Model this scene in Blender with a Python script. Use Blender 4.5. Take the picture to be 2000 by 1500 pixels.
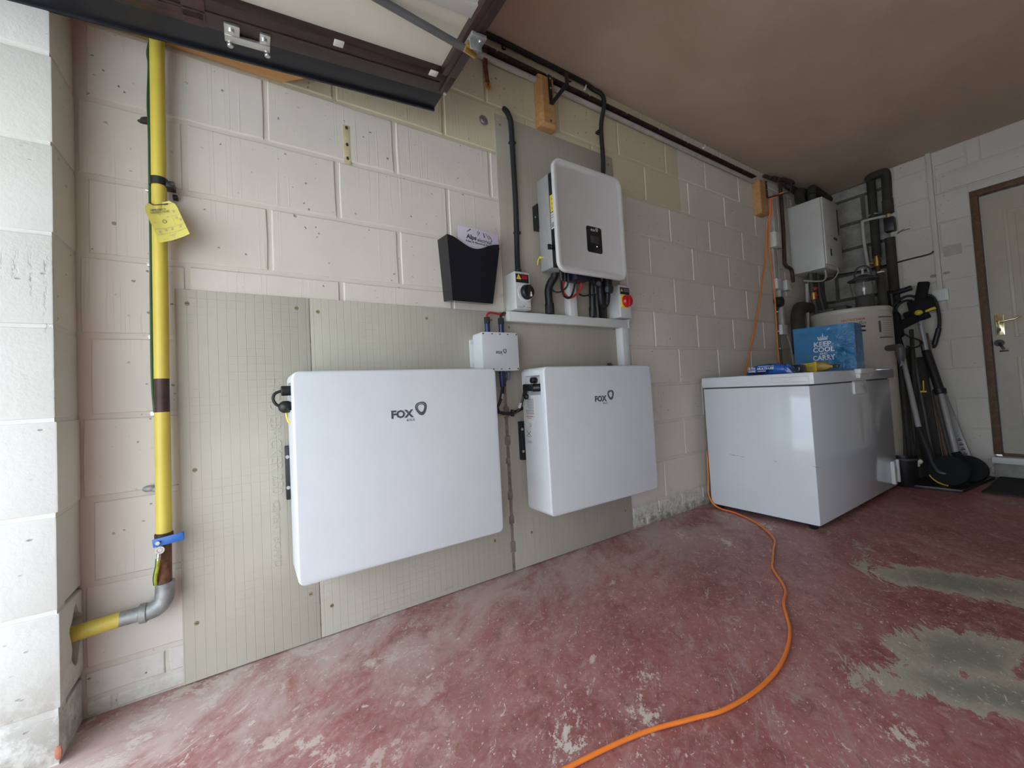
import bpy, bmesh, math, random
from mathutils import Vector, Matrix, noise as mnoise
random.seed(11)
for o in list(bpy.data.objects): bpy.data.objects.remove(o)
sc = bpy.context.scene
COL = sc.collection
PI = math.pi
V = Vector

# ------------------------------------------------------------------ camera
cam = bpy.data.cameras.new('camera')
cam.sensor_fit = 'HORIZONTAL'; cam.sensor_width = 36.0
cam.lens = 36.0 * 768.28 / 2000.0
cam.shift_x = 0.02162; cam.shift_y = -0.0064
cam.clip_start = 0.02; cam.clip_end = 100
camo = bpy.data.objects.new('camera', cam); COL.objects.link(camo)
_r = V((0.85243462, -0.52020034, -0.05241028)); _u = V((0.02665548, -0.05687184, 0.99802559))
_f = V((0.52215392, 0.85214858, 0.03461334))
m = Matrix((_r, _u, -_f)).transposed().to_4x4(); m.translation = V((-0.07345, -1.49239, 0.81081))
camo.matrix_world = m
sc.camera = camo

# ------------------------------------------------------------------ light: overcast daylight through the open garage door
w = bpy.data.worlds.new('overcast_sky'); sc.world = w; w.use_nodes = True
bg = w.node_tree.nodes['Background']
bg.inputs[0].default_value = (0.77, 0.885, 1.0, 1)
# evenly overcast sky: the zenith is three times as bright as the horizon
_tc = w.node_tree.nodes.new('ShaderNodeTexCoord'); _sx = w.node_tree.nodes.new('ShaderNodeSeparateXYZ'); _mr = w.node_tree.nodes.new('ShaderNodeMapRange')
w.node_tree.links.new(_tc.outputs['Generated'], _sx.inputs[0]); w.node_tree.links.new(_sx.outputs['Z'], _mr.inputs[0])
_mr.inputs[1].default_value = 0; _mr.inputs[2].default_value = 1; _mr.inputs[3].default_value = .78; _mr.inputs[4].default_value = 2.34
w.node_tree.links.new(_mr.outputs[0], bg.inputs[1])
sc.view_settings.view_transform = 'Standard'; sc.view_settings.look = 'None'
sc.view_settings.gamma = 1.0; sc.view_settings.use_curve_mapping = False
sc.view_settings.exposure = 2.3

# ------------------------------------------------------------------ materials
def S(r, g, b):
    f = lambda c: (c/255/12.92) if c/255 <= .04045 else ((c/255+.055)/1.055)**2.4
    return (f(r), f(g), f(b))
class NT:
    def __init__(s, name):
        s.m = bpy.data.materials.new(name); s.m.use_nodes = True
        s.t = s.m.node_tree; s.n = s.t.nodes; s.l = s.t.links
        s.p = s.n['Principled BSDF']
    def node(s, kind, **kw):
        n = s.n.new(kind)
        for k, v in kw.items(): setattr(n, k, v)
        return n
    def set(s, sock, v):
        if isinstance(v, bpy.types.NodeSocket): s.l.new(v, sock)
        elif isinstance(v, tuple) and len(v) == 3 and sock.type == 'RGBA': sock.default_value = (*v, 1)
        else: sock.default_value = v
    def pos(s):
        if not hasattr(s, '_pos'): s._pos = s.node('ShaderNodeNewGeometry').outputs['Position']
        return s._pos
    def xyz(s):
        if not hasattr(s, '_xyz'):
            n = s.node('ShaderNodeSeparateXYZ'); s.l.new(s.pos(), n.inputs[0]); s._xyz = n.outputs
        return s._xyz
    def scaled(s, v):
        n = s.node('ShaderNodeVectorMath', operation='MULTIPLY'); s.l.new(s.pos(), n.inputs[0]); n.inputs[1].default_value = v
        return n.outputs[0]
    def noise(s, scale=5, detail=3, rough=.55, vec=None, dist=0):
        n = s.node('ShaderNodeTexNoise'); n.inputs['Scale'].default_value = scale; n.inputs['Detail'].default_value = detail
        n.inputs['Roughness'].default_value = rough; n.inputs['Distortion'].default_value = dist
        s.l.new(vec if vec is not None else s.pos(), n.inputs['Vector']); return n.outputs['Fac']
    def voro(s, scale=5, vec=None, feature='F1', out='Distance'):
        n = s.node('ShaderNodeTexVoronoi', feature=feature); n.inputs['Scale'].default_value = scale
        s.l.new(vec if vec is not None else s.pos(), n.inputs['Vector']); return n.outputs[out]
    def math(s, op, a, b=0.0, c=None, clamp=False):
        n = s.node('ShaderNodeMath', operation=op, use_clamp=clamp); s.set(n.inputs[0], a); s.set(n.inputs[1], b)
        if c is not None: s.set(n.inputs[2], c)
        return n.outputs[0]
    def ss(s, v, lo, hi):
        n = s.node('ShaderNodeMapRange', interpolation_type='SMOOTHSTEP')
        s.set(n.inputs[0], v); n.inputs[1].default_value = lo; n.inputs[2].default_value = hi
        return n.outputs[0]
    def ramp01(s, v, lo, hi): return s.ss(v, lo, hi)
    def mix(s, f, a, b):
        n = s.node('ShaderNodeMix', data_type='RGBA'); s.set(n.inputs[0], f); s.set(n.inputs[6], a); s.set(n.inputs[7], b)
        return n.outputs[2]
    def bump(s, h, strength=.3, dist=.002, prev=None):
        n = s.node('ShaderNodeBump'); n.inputs['Strength'].default_value = strength; n.inputs['Distance'].default_value = dist
        s.set(n.inputs['Height'], h)
        if prev is not None: s.l.new(prev, n.inputs['Normal'])
        return n.outputs[0]
    def out(s, color=None, rough=None, normal=None, metal=None, spec=None):
        if color is not None: s.set(s.p.inputs['Base Color'], color)
        if rough is not None: s.set(s.p.inputs['Roughness'], rough)
        if normal is not None: s.l.new(normal, s.p.inputs['Normal'])
        if metal is not None: s.p.inputs['Metallic'].default_value = metal
        if spec is not None: s.p.inputs['Specular IOR Level'].default_value = spec
        return s.m
def mat(name, c, rough=.5, metal=0., var=.07, vs=9., bump=0., bs=250., spec=.5, stretch=(1, 1, 1)):
    t = NT(name); a = tuple(x*(1-var) for x in c); b = tuple(min(1, x*(1+var)) for x in c)
    f = t.noise(vs, 3, .6, t.scaled(stretch))
    nrm = t.bump(t.noise(bs, 2, .5, t.scaled(stretch)), bump, .001) if bump else None
    return t.out(t.mix(t.ss(f, .3, .7), a, b), t.math('ADD', t.math('MULTIPLY', f, .12), rough-.06), nrm, metal, spec)

def paint_wall(name, base, yellow=None, grime=True, pits=.62, streaks=.8, raw=False):
    t = NT(name); X, Y, Z = t.xyz()
    c = t.mix(t.ss(t.noise(1.6, 4, .6), .3, .7), tuple(x*.93 for x in base), tuple(min(1, x*1.04) for x in base))
    if yellow:
        edge = t.noise(14, 2)
        wob = t.math('MULTIPLY', t.math('SUBTRACT', edge, .5), .012)
        mz = t.ss(t.math('ADD', Z, wob), 1.905, 1.925)
        mx = t.math('SUBTRACT', 1.0, t.ss(t.math('ADD', X, wob), 2.38, 2.392))
        c = t.mix(t.math('MULTIPLY', mz, mx), c, yellow)
    # stretched streaks left by the roller and the block mould
    sv = t.scaled((42, 42, .55)); st = t.noise(1.0, 2, .5, sv)
    line = t.math('MULTIPLY', t.math('SUBTRACT', t.ss(st, .40, .425), t.ss(st, .425, .46)), t.ss(t.noise(3.2, 2), .46, .60))
    # pin holes
    dn = t.node('ShaderNodeTexNoise'); dn.inputs['Scale'].default_value = 45; t.l.new(t.pos(), dn.inputs['Vector'])
    dv = t.node('ShaderNodeVectorMath', operation='MULTIPLY_ADD'); t.l.new(dn.outputs['Color'], dv.inputs[0]); dv.inputs[1].default_value = (.022, .022, .022); t.l.new(t.scaled((1, 1, 1.35)), dv.inputs[2])
    d = t.voro(27, dv.outputs[0])
    gate = t.ss(t.noise(5.5, 3), .44, .56)
    pit = t.math('MULTIPLY', t.math('SUBTRACT', 1.0, t.ss(d, .05, .125)), gate)
    d2 = t.voro(11); big = t.math('MULTIPLY', t.math('SUBTRACT', 1.0, t.ss(d2, .035, .07)), t.ss(t.noise(3.1, 2), .5, .56))
    pit = t.math('MAXIMUM', pit, big)
    c = t.mix(t.math('MULTIPLY', pit, pits), c, (.10, .085, .07))
    if grime:
        gz = t.math('SUBTRACT', 1.0, t.ss(Z, .02, .17))
        far = t.math('ADD', t.math('MULTIPLY', t.ss(X, 1.0, 1.9), .75), .25)
        g = t.math('MULTIPLY', t.math('MULTIPLY', gz, far), t.ss(t.noise(24, 6, .75), .44, .60))
        c = t.mix(t.math('MULTIPLY', g, .75), c, (.20, .18, .14))
        g2 = t.math('MULTIPLY', t.math('SUBTRACT', 1.0, t.ss(Z, .01, .05)), t.ss(t.noise(9, 4, .7), .3, .6))
        c = t.mix(t.math('MULTIPLY', t.math('MULTIPLY', g2, far), .6), c, (.13, .11, .08))
    h = t.math('ADD', t.math('MULTIPLY', t.noise(95, 3, .6), .25), t.math('MULTIPLY', t.noise(14, 3, .6), .5))
    nb = t.bump(h, .25, .0025)
    nb = t.bump(t.math('MULTIPLY', line, streaks), .55, .0016, nb)
    nb = t.bump(t.math('SUBTRACT', 1.0, pit), .8, .003, nb)
    return t.out(c, .62, nb, spec=.35)

WHITE = (.70, .64, .565)
M_WALL = paint_wall('white_block_paint', WHITE, yellow=(.61, .545, .38))
M_MORTAR = paint_wall('painted_mortar', (.67, .61, .535), yellow=(.585, .52, .36), pits=.15, streaks=.2)
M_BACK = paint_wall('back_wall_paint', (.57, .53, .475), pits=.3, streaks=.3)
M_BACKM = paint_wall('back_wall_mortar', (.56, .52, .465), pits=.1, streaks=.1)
M_RAW = mat('bare_concrete_block', (.30, .28, .26), .9, var=.18, vs=14, bump=.5, bs=160)
M_RAWM = mat('dark_raw_mortar', (.10, .09, .08), .95, var=.2, vs=20, bump=.5, bs=120)
def pier_mat():
    t = NT('weathered_pier_paint'); X, Y, Z = t.xyz()
    c = t.mix(t.ss(t.noise(2, 4, .6), .3, .7), (.63, .615, .57), (.70, .685, .64))
    # paint flaked off in vertical runs on the mid courses of the front edge
    band = t.math('MULTIPLY', t.ss(Z, .80, .86), t.math('SUBTRACT', 1.0, t.ss(Z, 1.13, 1.22)))
    runs = t.ss(t.noise(1.0, 2, .5, t.scaled((26, 26, 1.8)), .3), .50, .60)
    speck = t.ss(t.noise(150, 3, .7, t.scaled((1, 1, .5))), .50, .58)
    fl = t.math('MULTIPLY', t.math('MULTIPLY', band, runs), t.math('ADD', t.math('MULTIPLY', speck, .95), t.math('MULTIPLY', t.ss(runs, .9, 1.0), .12)))
    fl = t.math('MULTIPLY', fl, t.math('SUBTRACT', 1.0, t.ss(Y, -.147, -.14)))
    c = t.mix(t.math('MULTIPLY', fl, .85), c, (.30, .28, .245))
    d = t.voro(20, t.scaled((1, 1, 2.5))); gate = t.ss(t.noise(6, 3), .48, .58)
    pit = t.math('MULTIPLY', t.math('SUBTRACT', 1.0, t.ss(d, .05, .14)), gate)
    c = t.mix(t.math('MULTIPLY', pit, .55), c, (.16, .14, .12))
    g = t.math('MULTIPLY', t.math('SUBTRACT', 1.0, t.ss(Z, .02, .28)), t.ss(t.noise(13, 5, .7), .42, .6))
    c = t.mix(t.math('MULTIPLY', g, .6), c, (.26, .23, .19))
    nb = t.bump(t.noise(60, 4, .65), .4, .003)
    nb = t.bump(t.math('SUBTRACT', 1.0, t.math('MAXIMUM', pit, fl)), .7, .003, nb)
    return t.out(c, .7, nb, spec=.3)
M_PIER = pier_mat()
M_BRICK = paint_wall('white_painted_brick', (.69, .655, .60), pits=.7, streaks=.2)

def floor_mat():
    t = NT('worn_red_floor_paint'); X, Y, Z = t.xyz()
    ca, sa = math.cos(.65), math.sin(.65)      # the direction the floor was swept and scraped in
    U = t.math('ADD', t.math('MULTIPLY', X, ca), t.math('MULTIPLY', Y, sa)); W = t.math('SUBTRACT', t.math('MULTIPLY', Y, ca), t.math('MULTIPLY', X, sa))
    def uw(k, q=1.0):
        n = t.node('ShaderNodeCombineXYZ'); t.set(n.inputs[0], t.math('MULTIPLY', U, q)); t.set(n.inputs[1], t.math('MULTIPLY', W, q*k)); return n.outputs[0]
    n1 = t.noise(2.2, 5, .62); n2 = t.noise(7, 6, .7, uw(1.8), .4); n3 = t.noise(60, 5, .7); n4 = t.noise(1.0, 6, .7, uw(3.0, 3.0), .8)
    c = t.mix(t.ss(n1, .3, .7), (.225, .062, .057), (.375, .145, .132))
    c = t.mix(t.math('MULTIPLY', t.ss(n2, .44, .66), .45), c, (.40, .215, .205))
    c = t.mix(t.math('MULTIPLY', t.ss(n4, .52, .70), .42), c, (.47, .335, .315))
    c = t.mix(t.math('MULTIPLY', t.ss(n3, .48, .68), .36), c, (.50, .33, .31))
    n5 = t.noise(16, 6, .75, uw(1.5), .7)
    c = t.mix(t.math('MULTIPLY', t.math('SUBTRACT', 1.0, t.ss(n5, .36, .47)), .55), c, (.17, .05, .047))
    c = t.mix(t.math('MULTIPLY', t.ss(n5, .55, .66), .55), c, (.47, .30, .28))
    # pale dusty film, thickest along the battery wall and towards the doorway
    dust = t.math('ADD', t.ss(Y, -.62, -.02), t.math('MULTIPLY', t.math('SUBTRACT', 1.0, t.ss(X, -.4, .7)), .55), clamp=True)
    df = t.noise(3.0, 6, .68, uw(1.6), .6)
    dust = t.math('MULTIPLY', dust, t.ss(df, .34, .60))
    c = t.mix(t.math('MULTIPLY', dust, .72), c, (.56, .455, .42))
    worn = t.math('MULTIPLY', t.ss(t.noise(5.0, 9, .78, uw(1.2), .12), .535, .575), t.math('SUBTRACT', 1.0, t.ss(t.math('ADD', X, t.math('MULTIPLY', Y, -.5)), .25, .75)))
    c = t.mix(t.math('MULTIPLY', worn, .7), c, (.60, .52, .46))
    # bare concrete where the paint has gone
    def rad(cx, cy, a, b, rot):
        dx = t.math('SUBTRACT', X, cx); dy = t.math('SUBTRACT', Y, cy); q, w_ = math.cos(rot), math.sin(rot)
        u = t.math('DIVIDE', t.math('ADD', t.math('MULTIPLY', dx, q), t.math('MULTIPLY', dy, w_)), a)
        v = t.math('DIVIDE', t.math('SUBTRACT', t.math('MULTIPLY', dy, q), t.math('MULTIPLY', dx, w_)), b)
        return t.math('SQRT', t.math('ADD', t.math('MULTIPLY', u, u), t.math('MULTIPLY', v, v)))
    wn = t.math('MULTIPLY', t.math('SUBTRACT', t.noise(6, 7, .76, uw(2.0), .8), .5), 3.0)
    masks = None; cores = None
    for p in ((2.17, -1.10, .27, .12, -1.05), (1.62, -1.19, .20, .11, -.5), (1.47, -1.27, .26, .09, -.9), (2.0, -1.55, .4, .1, -.7)):
        r0 = rad(*p); r = t.math('ADD', r0, wn)
        k = t.math('SUBTRACT', 1.0, t.ss(r, .95, 1.03)); q = t.math('SUBTRACT', 1.0, t.ss(t.math('ADD', r0, t.math('MULTIPLY', wn, .5)), .2, .95))
        masks = k if masks is None else t.math('MAXIMUM', masks, k)
        cores = q if cores is None else t.math('MAXIMUM', cores, q)
    chip_n = t.noise(4.2, 8, .78, uw(2.2), .9)
    chips = t.math('MULTIPLY', t.ss(chip_n, .600, .615), t.ss(t.math('ADD', X, t.math('MULTIPLY', Y, -.6)), 1.2, 2.0))
    masks = t.math('MAXIMUM', masks, chips)
    c = t.mix(masks, c, t.mix(t.math('MULTIPLY', cores, .75), t.mix(n3, (.33, .285, .22), (.45, .40, .32)), t.mix(n3, (.13, .13, .105), (.22, .215, .175))))
    # light flecks, smears and scratches of old filler and paint
    f1 = t.math('MULTIPLY', t.math('SUBTRACT', 1.0, t.ss(t.voro(34, uw(1.7)), .06, .15)), t.ss(t.noise(3.4, 3), .44, .54))
    f2 = t.ss(t.noise(30, 6, .78, uw(1.9), 1.2), .615, .635)
    f3 = t.ss(t.noise(9, 8, .80, uw(3.4), 1.5), .625, .64)
    f4 = t.math('MULTIPLY', t.ss(t.noise(70, 3, .7), .66, .69), t.ss(t.noise(2.3, 4), .46, .6))
    fl = t.math('MAXIMUM', t.math('MAXIMUM', f1, f4), t.math('MAXIMUM', f2, f3))
    for (cx, cy, r0) in ((.833, -.746, .04), (1.923, -.397, .06), (1.85, -.2, .05), (.53, -.765, .07), (2.29, -.42, .08), (1.14, -1.18, .06), (.72, -.83, .06)):
        r = t.math('ADD', rad(cx, cy, r0*1.6, r0*.8, .65), t.math('MULTIPLY', t.math('SUBTRACT', t.noise(28, 7, .8, uw(1.5)), .5), 9.0))
        fl = t.math('MAXIMUM', fl, t.math('SUBTRACT', 1.0, t.ss(r, .1, .3)))
    c = t.mix(t.math('MULTIPLY', fl, .80), c, (.66, .60, .52))
    h = t.math('ADD', t.math('MULTIPLY', n3, .4), t.math('ADD', t.math('MULTIPLY', masks, -.6), t.math('MULTIPLY', fl, .5)))
    nb = t.bump(h, .35, .0015)
    rg = t.math('ADD', t.math('MULTIPLY', n2, .25), t.math('ADD', .36, t.math('MULTIPLY', masks, .22)))
    return t.out(c, rg, nb, spec=.4)
M_FLOOR = floor_mat()

def ceiling_mat():
    t = NT('bare_pink_plaster'); n = t.noise(1.2, 5, .6, t.scaled((1, 1.5, 1)), .8); f = t.noise(7, 5, .6)
    c = t.mix(t.ss(n, .3, .7), (.50, .375, .275), (.58, .445, .335))
    c = t.mix(t.math('MULTIPLY', t.ss(f, .55, .75), .3), c, (.66, .53, .42))
    return t.out(c, .75, t.bump(t.noise(25, 4, .6), .15, .002), spec=.3)
M_CEIL = ceiling_mat()

def board_mat(name, base, grid, xstep=.0254):
    t = NT(name); X, Y, Z = t.xyz()
    def lines(v, step, wd):
        fr = t.math('FRACT', t.math('DIVIDE', v, step)); d = t.math('ABSOLUTE', t.math('SUBTRACT', fr, .5))
        return t.ss(d, .5-wd, .5)
    c = t.mix(t.ss(t.noise(1.7, 4, .6), .3, .7), tuple(x*.93 for x in base), tuple(x*1.05 for x in base))
    nb = t.bump(t.noise(180, 3, .6), .15, .001)
    if grid:
        gv = t.math('MULTIPLY', lines(X, xstep, .05), t.ss(t.noise(2.0, 2), .10, .50)); gh = t.math('MULTIPLY', lines(Z, xstep, .045), t.ss(t.noise(4.0, 3), .42, .62))
        g = t.math('MAXIMUM', gv, t.math('MULTIPLY', gh, .8))
        c = t.mix(t.math('MULTIPLY', g, .24), c, tuple(x*.55 for x in base))
        nb = t.bump(t.math('SUBTRACT', 1.0, g), .45, .0015, nb)
    else:
        gr = t.noise(1, 3, .5, t.scaled((160, 160, 2))); c = t.mix(t.math('MULTIPLY', t.ss(gr, .4, .6), .35), c, tuple(x*.8 for x in base))
        nb = t.bump(gr, .3, .001, nb)
    st = t.math('MULTIPLY', t.ss(t.noise(9, 4, .7, t.scaled((.6, 1, 2.2))), .62, .72), t.math('SUBTRACT', 1.0, t.ss(Z, .05, .5)))
    c = t.mix(t.math('MULTIPLY', st, .35), c, (.30, .17, .13))
    return t.out(c, .72, nb, spec=.3)
M_BOARD = board_mat('grey_cement_board', (.50, .465, .385), True)
M_BOARDP = board_mat('grey_cement_board_smooth', (.435, .395, .325), False)
M_SEAM = mat('brown_board_seam', (.23, .185, .145), .8, var=.3, vs=30, bump=.4)

M_CASE = mat('white_powder_coat', (.66, .675, .69), .38, var=.015, bump=.05, bs=900)
M_CASEI = mat('inverter_grey_coat', (.62, .60, .585), .42, var=.02, bump=.05, bs=900)
M_ALU = mat('cast_aluminium', (.46, .45, .44), .45, metal=.35, var=.05, vs=30, bump=.08, bs=500)
M_LETTER = mat('charcoal_print', (.085, .09, .105), .5, var=.03)
M_LETTERG = mat('pale_grey_print', (.30, .31, .33), .5, var=.03)
M_BLACK = mat('black_plastic', (.012, .012, .014), .42, var=.15)
M_BLACKM = mat('matt_black_plastic', (.009, .009, .010), .8, var=.2, spec=.25)
M_BLACKR = mat('black_rubber', (.014, .0135, .013), .6, var=.2, bump=.1)
M_BLACKG = mat('black_gloss_plastic', (.012, .012, .016), .16, var=.1)
M_CONDUIT = mat('black_flexible_conduit', (.010, .009, .009), .5, var=.1)
M_WPLAST = mat('white_pvc', (.66, .66, .65), .35, var=.02)
M_GPLAST = mat('light_grey_plastic', (.56, .555, .54), .4, var=.03)
M_YELLOW = mat('yellow_pipe_paint', (.62, .485, .075), .42, var=.13, vs=7, bump=.12, bs=80, stretch=(1, 1, .3))
M_LABELY = mat('yellow_label', (.80, .62, .06), .45, var=.04)
M_TAG = mat('pale_yellow_card', (.66, .56, .12), .5, var=.05)
M_RED = mat('red_plastic', (.50, .012, .018), .3, var=.06)
M_REDC = mat('red_cable_sheath', (.45, .03, .025), .4, var=.06)
M_ORANGE = mat('orange_cable_sheath', (.80, .20, .03), .42, var=.05)
M_NAVY = mat('navy_gland', (.018, .022, .085), .35, var=.1)
M_BLUEL = mat('blue_vinyl_lever', (.02, .12, .42), .38, var=.06)
M_RUST = mat('rusty_steel', (.15, .065, .03), .75, metal=.25, var=.5, vs=35, bump=.4, bs=150)
M_SCREW = mat('yellow_passivated_screw', (.30, .245, .13), .6, metal=.2, var=.25, vs=60)
M_BROWNST = mat('brown_oxide_steel', (.055, .028, .025), .55, metal=.2, var=.4, vs=25, bump=.2)
M_GALV = mat('galvanised_fitting', (.30, .31, .30), .5, metal=.5, var=.25, vs=28, bump=.2)
M_ZINC = mat('bright_zinc', (.62, .62, .60), .3, metal=.85, var=.1)
M_CHROME = mat('polished_steel', (.75, .76, .78), .18, metal=1.0, var=.03)
M_BRASS = mat('brass', (.65, .42, .12), .3, metal=.9, var=.1)
M_BRASSP = mat('polished_gold_plate', (.95, .86, .55), .14, metal=.9, var=.04)
M_GREENC = mat('green_earth_sheath', (.03, .085, .015), .45, var=.1)
M_YGREEN = mat('yellow_green_earth_sheath', (.35, .36, .03), .45, var=.2, vs=90)
M_DOORBR = mat('dark_brown_door_paint', (.030, .0135, .012), .32, var=.35, vs=20, bump=.08, stretch=(.3, 3, 3))
M_DOORBK = mat('black_door_edge', (.012, .0125, .017), .38, var=.2, vs=15, bump=.08)
M_DOORPN = mat('cream_door_panel', (.56, .52, .43), .5, var=.05, vs=3, bump=.05)
M_BATTEN = mat('white_batten', (.56, .54, .50), .5, var=.05)
def wood(name, a, b):
    t = NT(name); n = t.noise(1.0, 4, .6, t.scaled((3, 30, 30)), 1.0); k = t.voro(9, t.scaled((.6, 1, 1)))
    c = t.mix(t.ss(n, .3, .7), a, b); c = t.mix(t.math('SUBTRACT', 1.0, t.ss(k, .03, .08)), c, tuple(x*.35 for x in a))
    return t.out(c, .6, t.bump(n, .2, .001), spec=.3)
M_WOOD = wood('sawn_pine', (.42, .22, .085), (.55, .31, .13))
M_WOODB = wood('brown_stained_frame', (.10, .055, .032), (.15, .085, .05))
M_BROOM = wood('weathered_handle', (.13, .075, .05), (.20, .12, .085))
M_FREEZE = mat('freezer_enamel', (.66, .685, .72), .10, var=.012)
M_FREEZEP = mat('freezer_white_plastic', (.68, .68, .675), .35, var=.02)
M_GREYST = mat('grey_fleck', (.16, .17, .19), .6, var=.2)
M_BOILER = mat('white_boiler_steel', (.55, .54, .51), .35, var=.03)
M_CYL = mat('cream_cylinder_steel', (.53, .49, .42), .38, var=.04)
M_LAG = mat('dark_pipe_lagging', (.038, .034, .028), .85, var=.25, bump=.4, bs=120)
M_GREYPIPE = mat('grey_plastic_pipe', (.075, .072, .068), .5, var=.1)
M_COND = mat('old_white_conduit', (.44, .42, .39), .5, var=.1, vs=14)
M_SHADE = mat('grey_lampshade_paint', (.05, .048, .045), .6, var=.2)
M_TUBE = mat('silver_lance_tube', (.52, .53, .54), .3, metal=.6, var=.06)
M_YPLAST = mat('yellow_plastic', (.60, .42, .02), .4, var=.06)
M_BRUSHY = mat('amber_brush_handle', (.36, .20, .015), .35, var=.08)
M_LEAF = mat('lilac_card', (.58, .53, .62), .6, var=.02)
M_DOORW = mat('cream_door_paint', (.47, .43, .345), .45, var=.04, bump=.04)
M_MAT = mat('dark_bristle_mat', (.020, .016, .016), .95, var=.4, vs=60, bump=.8, bs=300)
M_TRAY = mat('black_rubber_tray', (.022, .021, .022), .5, var=.3)
M_PLANK = mat('grey_level_aluminium', (.27, .26, .25), .45, metal=.3, var=.12)
M_DRIVE = mat('concrete_drive', (.52, .51, .48), .9, var=.15, vs=3, bump=.3)
M_RENDER = mat('lintel_render', (.55, .53, .5), .8, var=.06)
M_SOIL = mat('brick_chip', (.42, .16, .09), .85, var=.2, vs=40, bump=.4)
M_DARK = mat('dark_cavity', (.05, .044, .038), .95, var=.3, vs=30, bump=.5)
def bag_mat():
    t = NT('crinkled_blue_film'); X, Y, Z = t.xyz()
    c = t.mix(t.ss(t.noise(6, 3), .3, .7), (.026, .155, .34), (.036, .19, .40))
    cr = t.noise(30, 4, .65, None, 2.2); rid = t.math('ABSOLUTE', t.math('SUBTRACT', t.noise(17, 3, .55, None, 1.0), .5))
    amt = t.math('MULTIPLY', t.ss(t.math('ADD', Y, t.math('MULTIPLY', Z, .5)), .06, -.10), .9)
    nb = t.bump(t.math('MULTIPLY', t.math('SUBTRACT', cr, t.math('MULTIPLY', rid, 2.5)), t.math('ADD', amt, .12)), .9, .008)
    return t.out(c, .14, nb, spec=.8)
M_BAG = bag_mat()
def wipes_mat():
    t = NT('glossy_blue_wrapper'); n = t.noise(9, 3, .5, None, .8)
    c = t.mix(t.ss(n, .42, .60), (.006, .012, .05), (.012, .10, .42))
    return t.out(c, .2, t.bump(t.noise(30, 3, .6, None, 1.0), .5, .004), spec=.6)
M_WIPES = wipes_mat()
def glass_mat():
    t = NT('lantern_glass'); t.p.inputs['Transmission Weight'].default_value = .95; t.p.inputs['IOR'].default_value = 1.45
    n = t.noise(40, 2); return t.out((.92, .93, .92), t.math('MULTIPLY', n, .12))
M_GLASS = glass_mat()
def led_mat():
    t = NT('white_status_led'); t.p.inputs['Emission Color'].default_value = (.75, 1, .85, 1); t.p.inputs['Emission Strength'].default_value = .5
    return t.out((.8, .9, .85), t.math('ADD', t.math('MULTIPLY', t.noise(50), .1), .3))
M_LED = led_mat()

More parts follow.
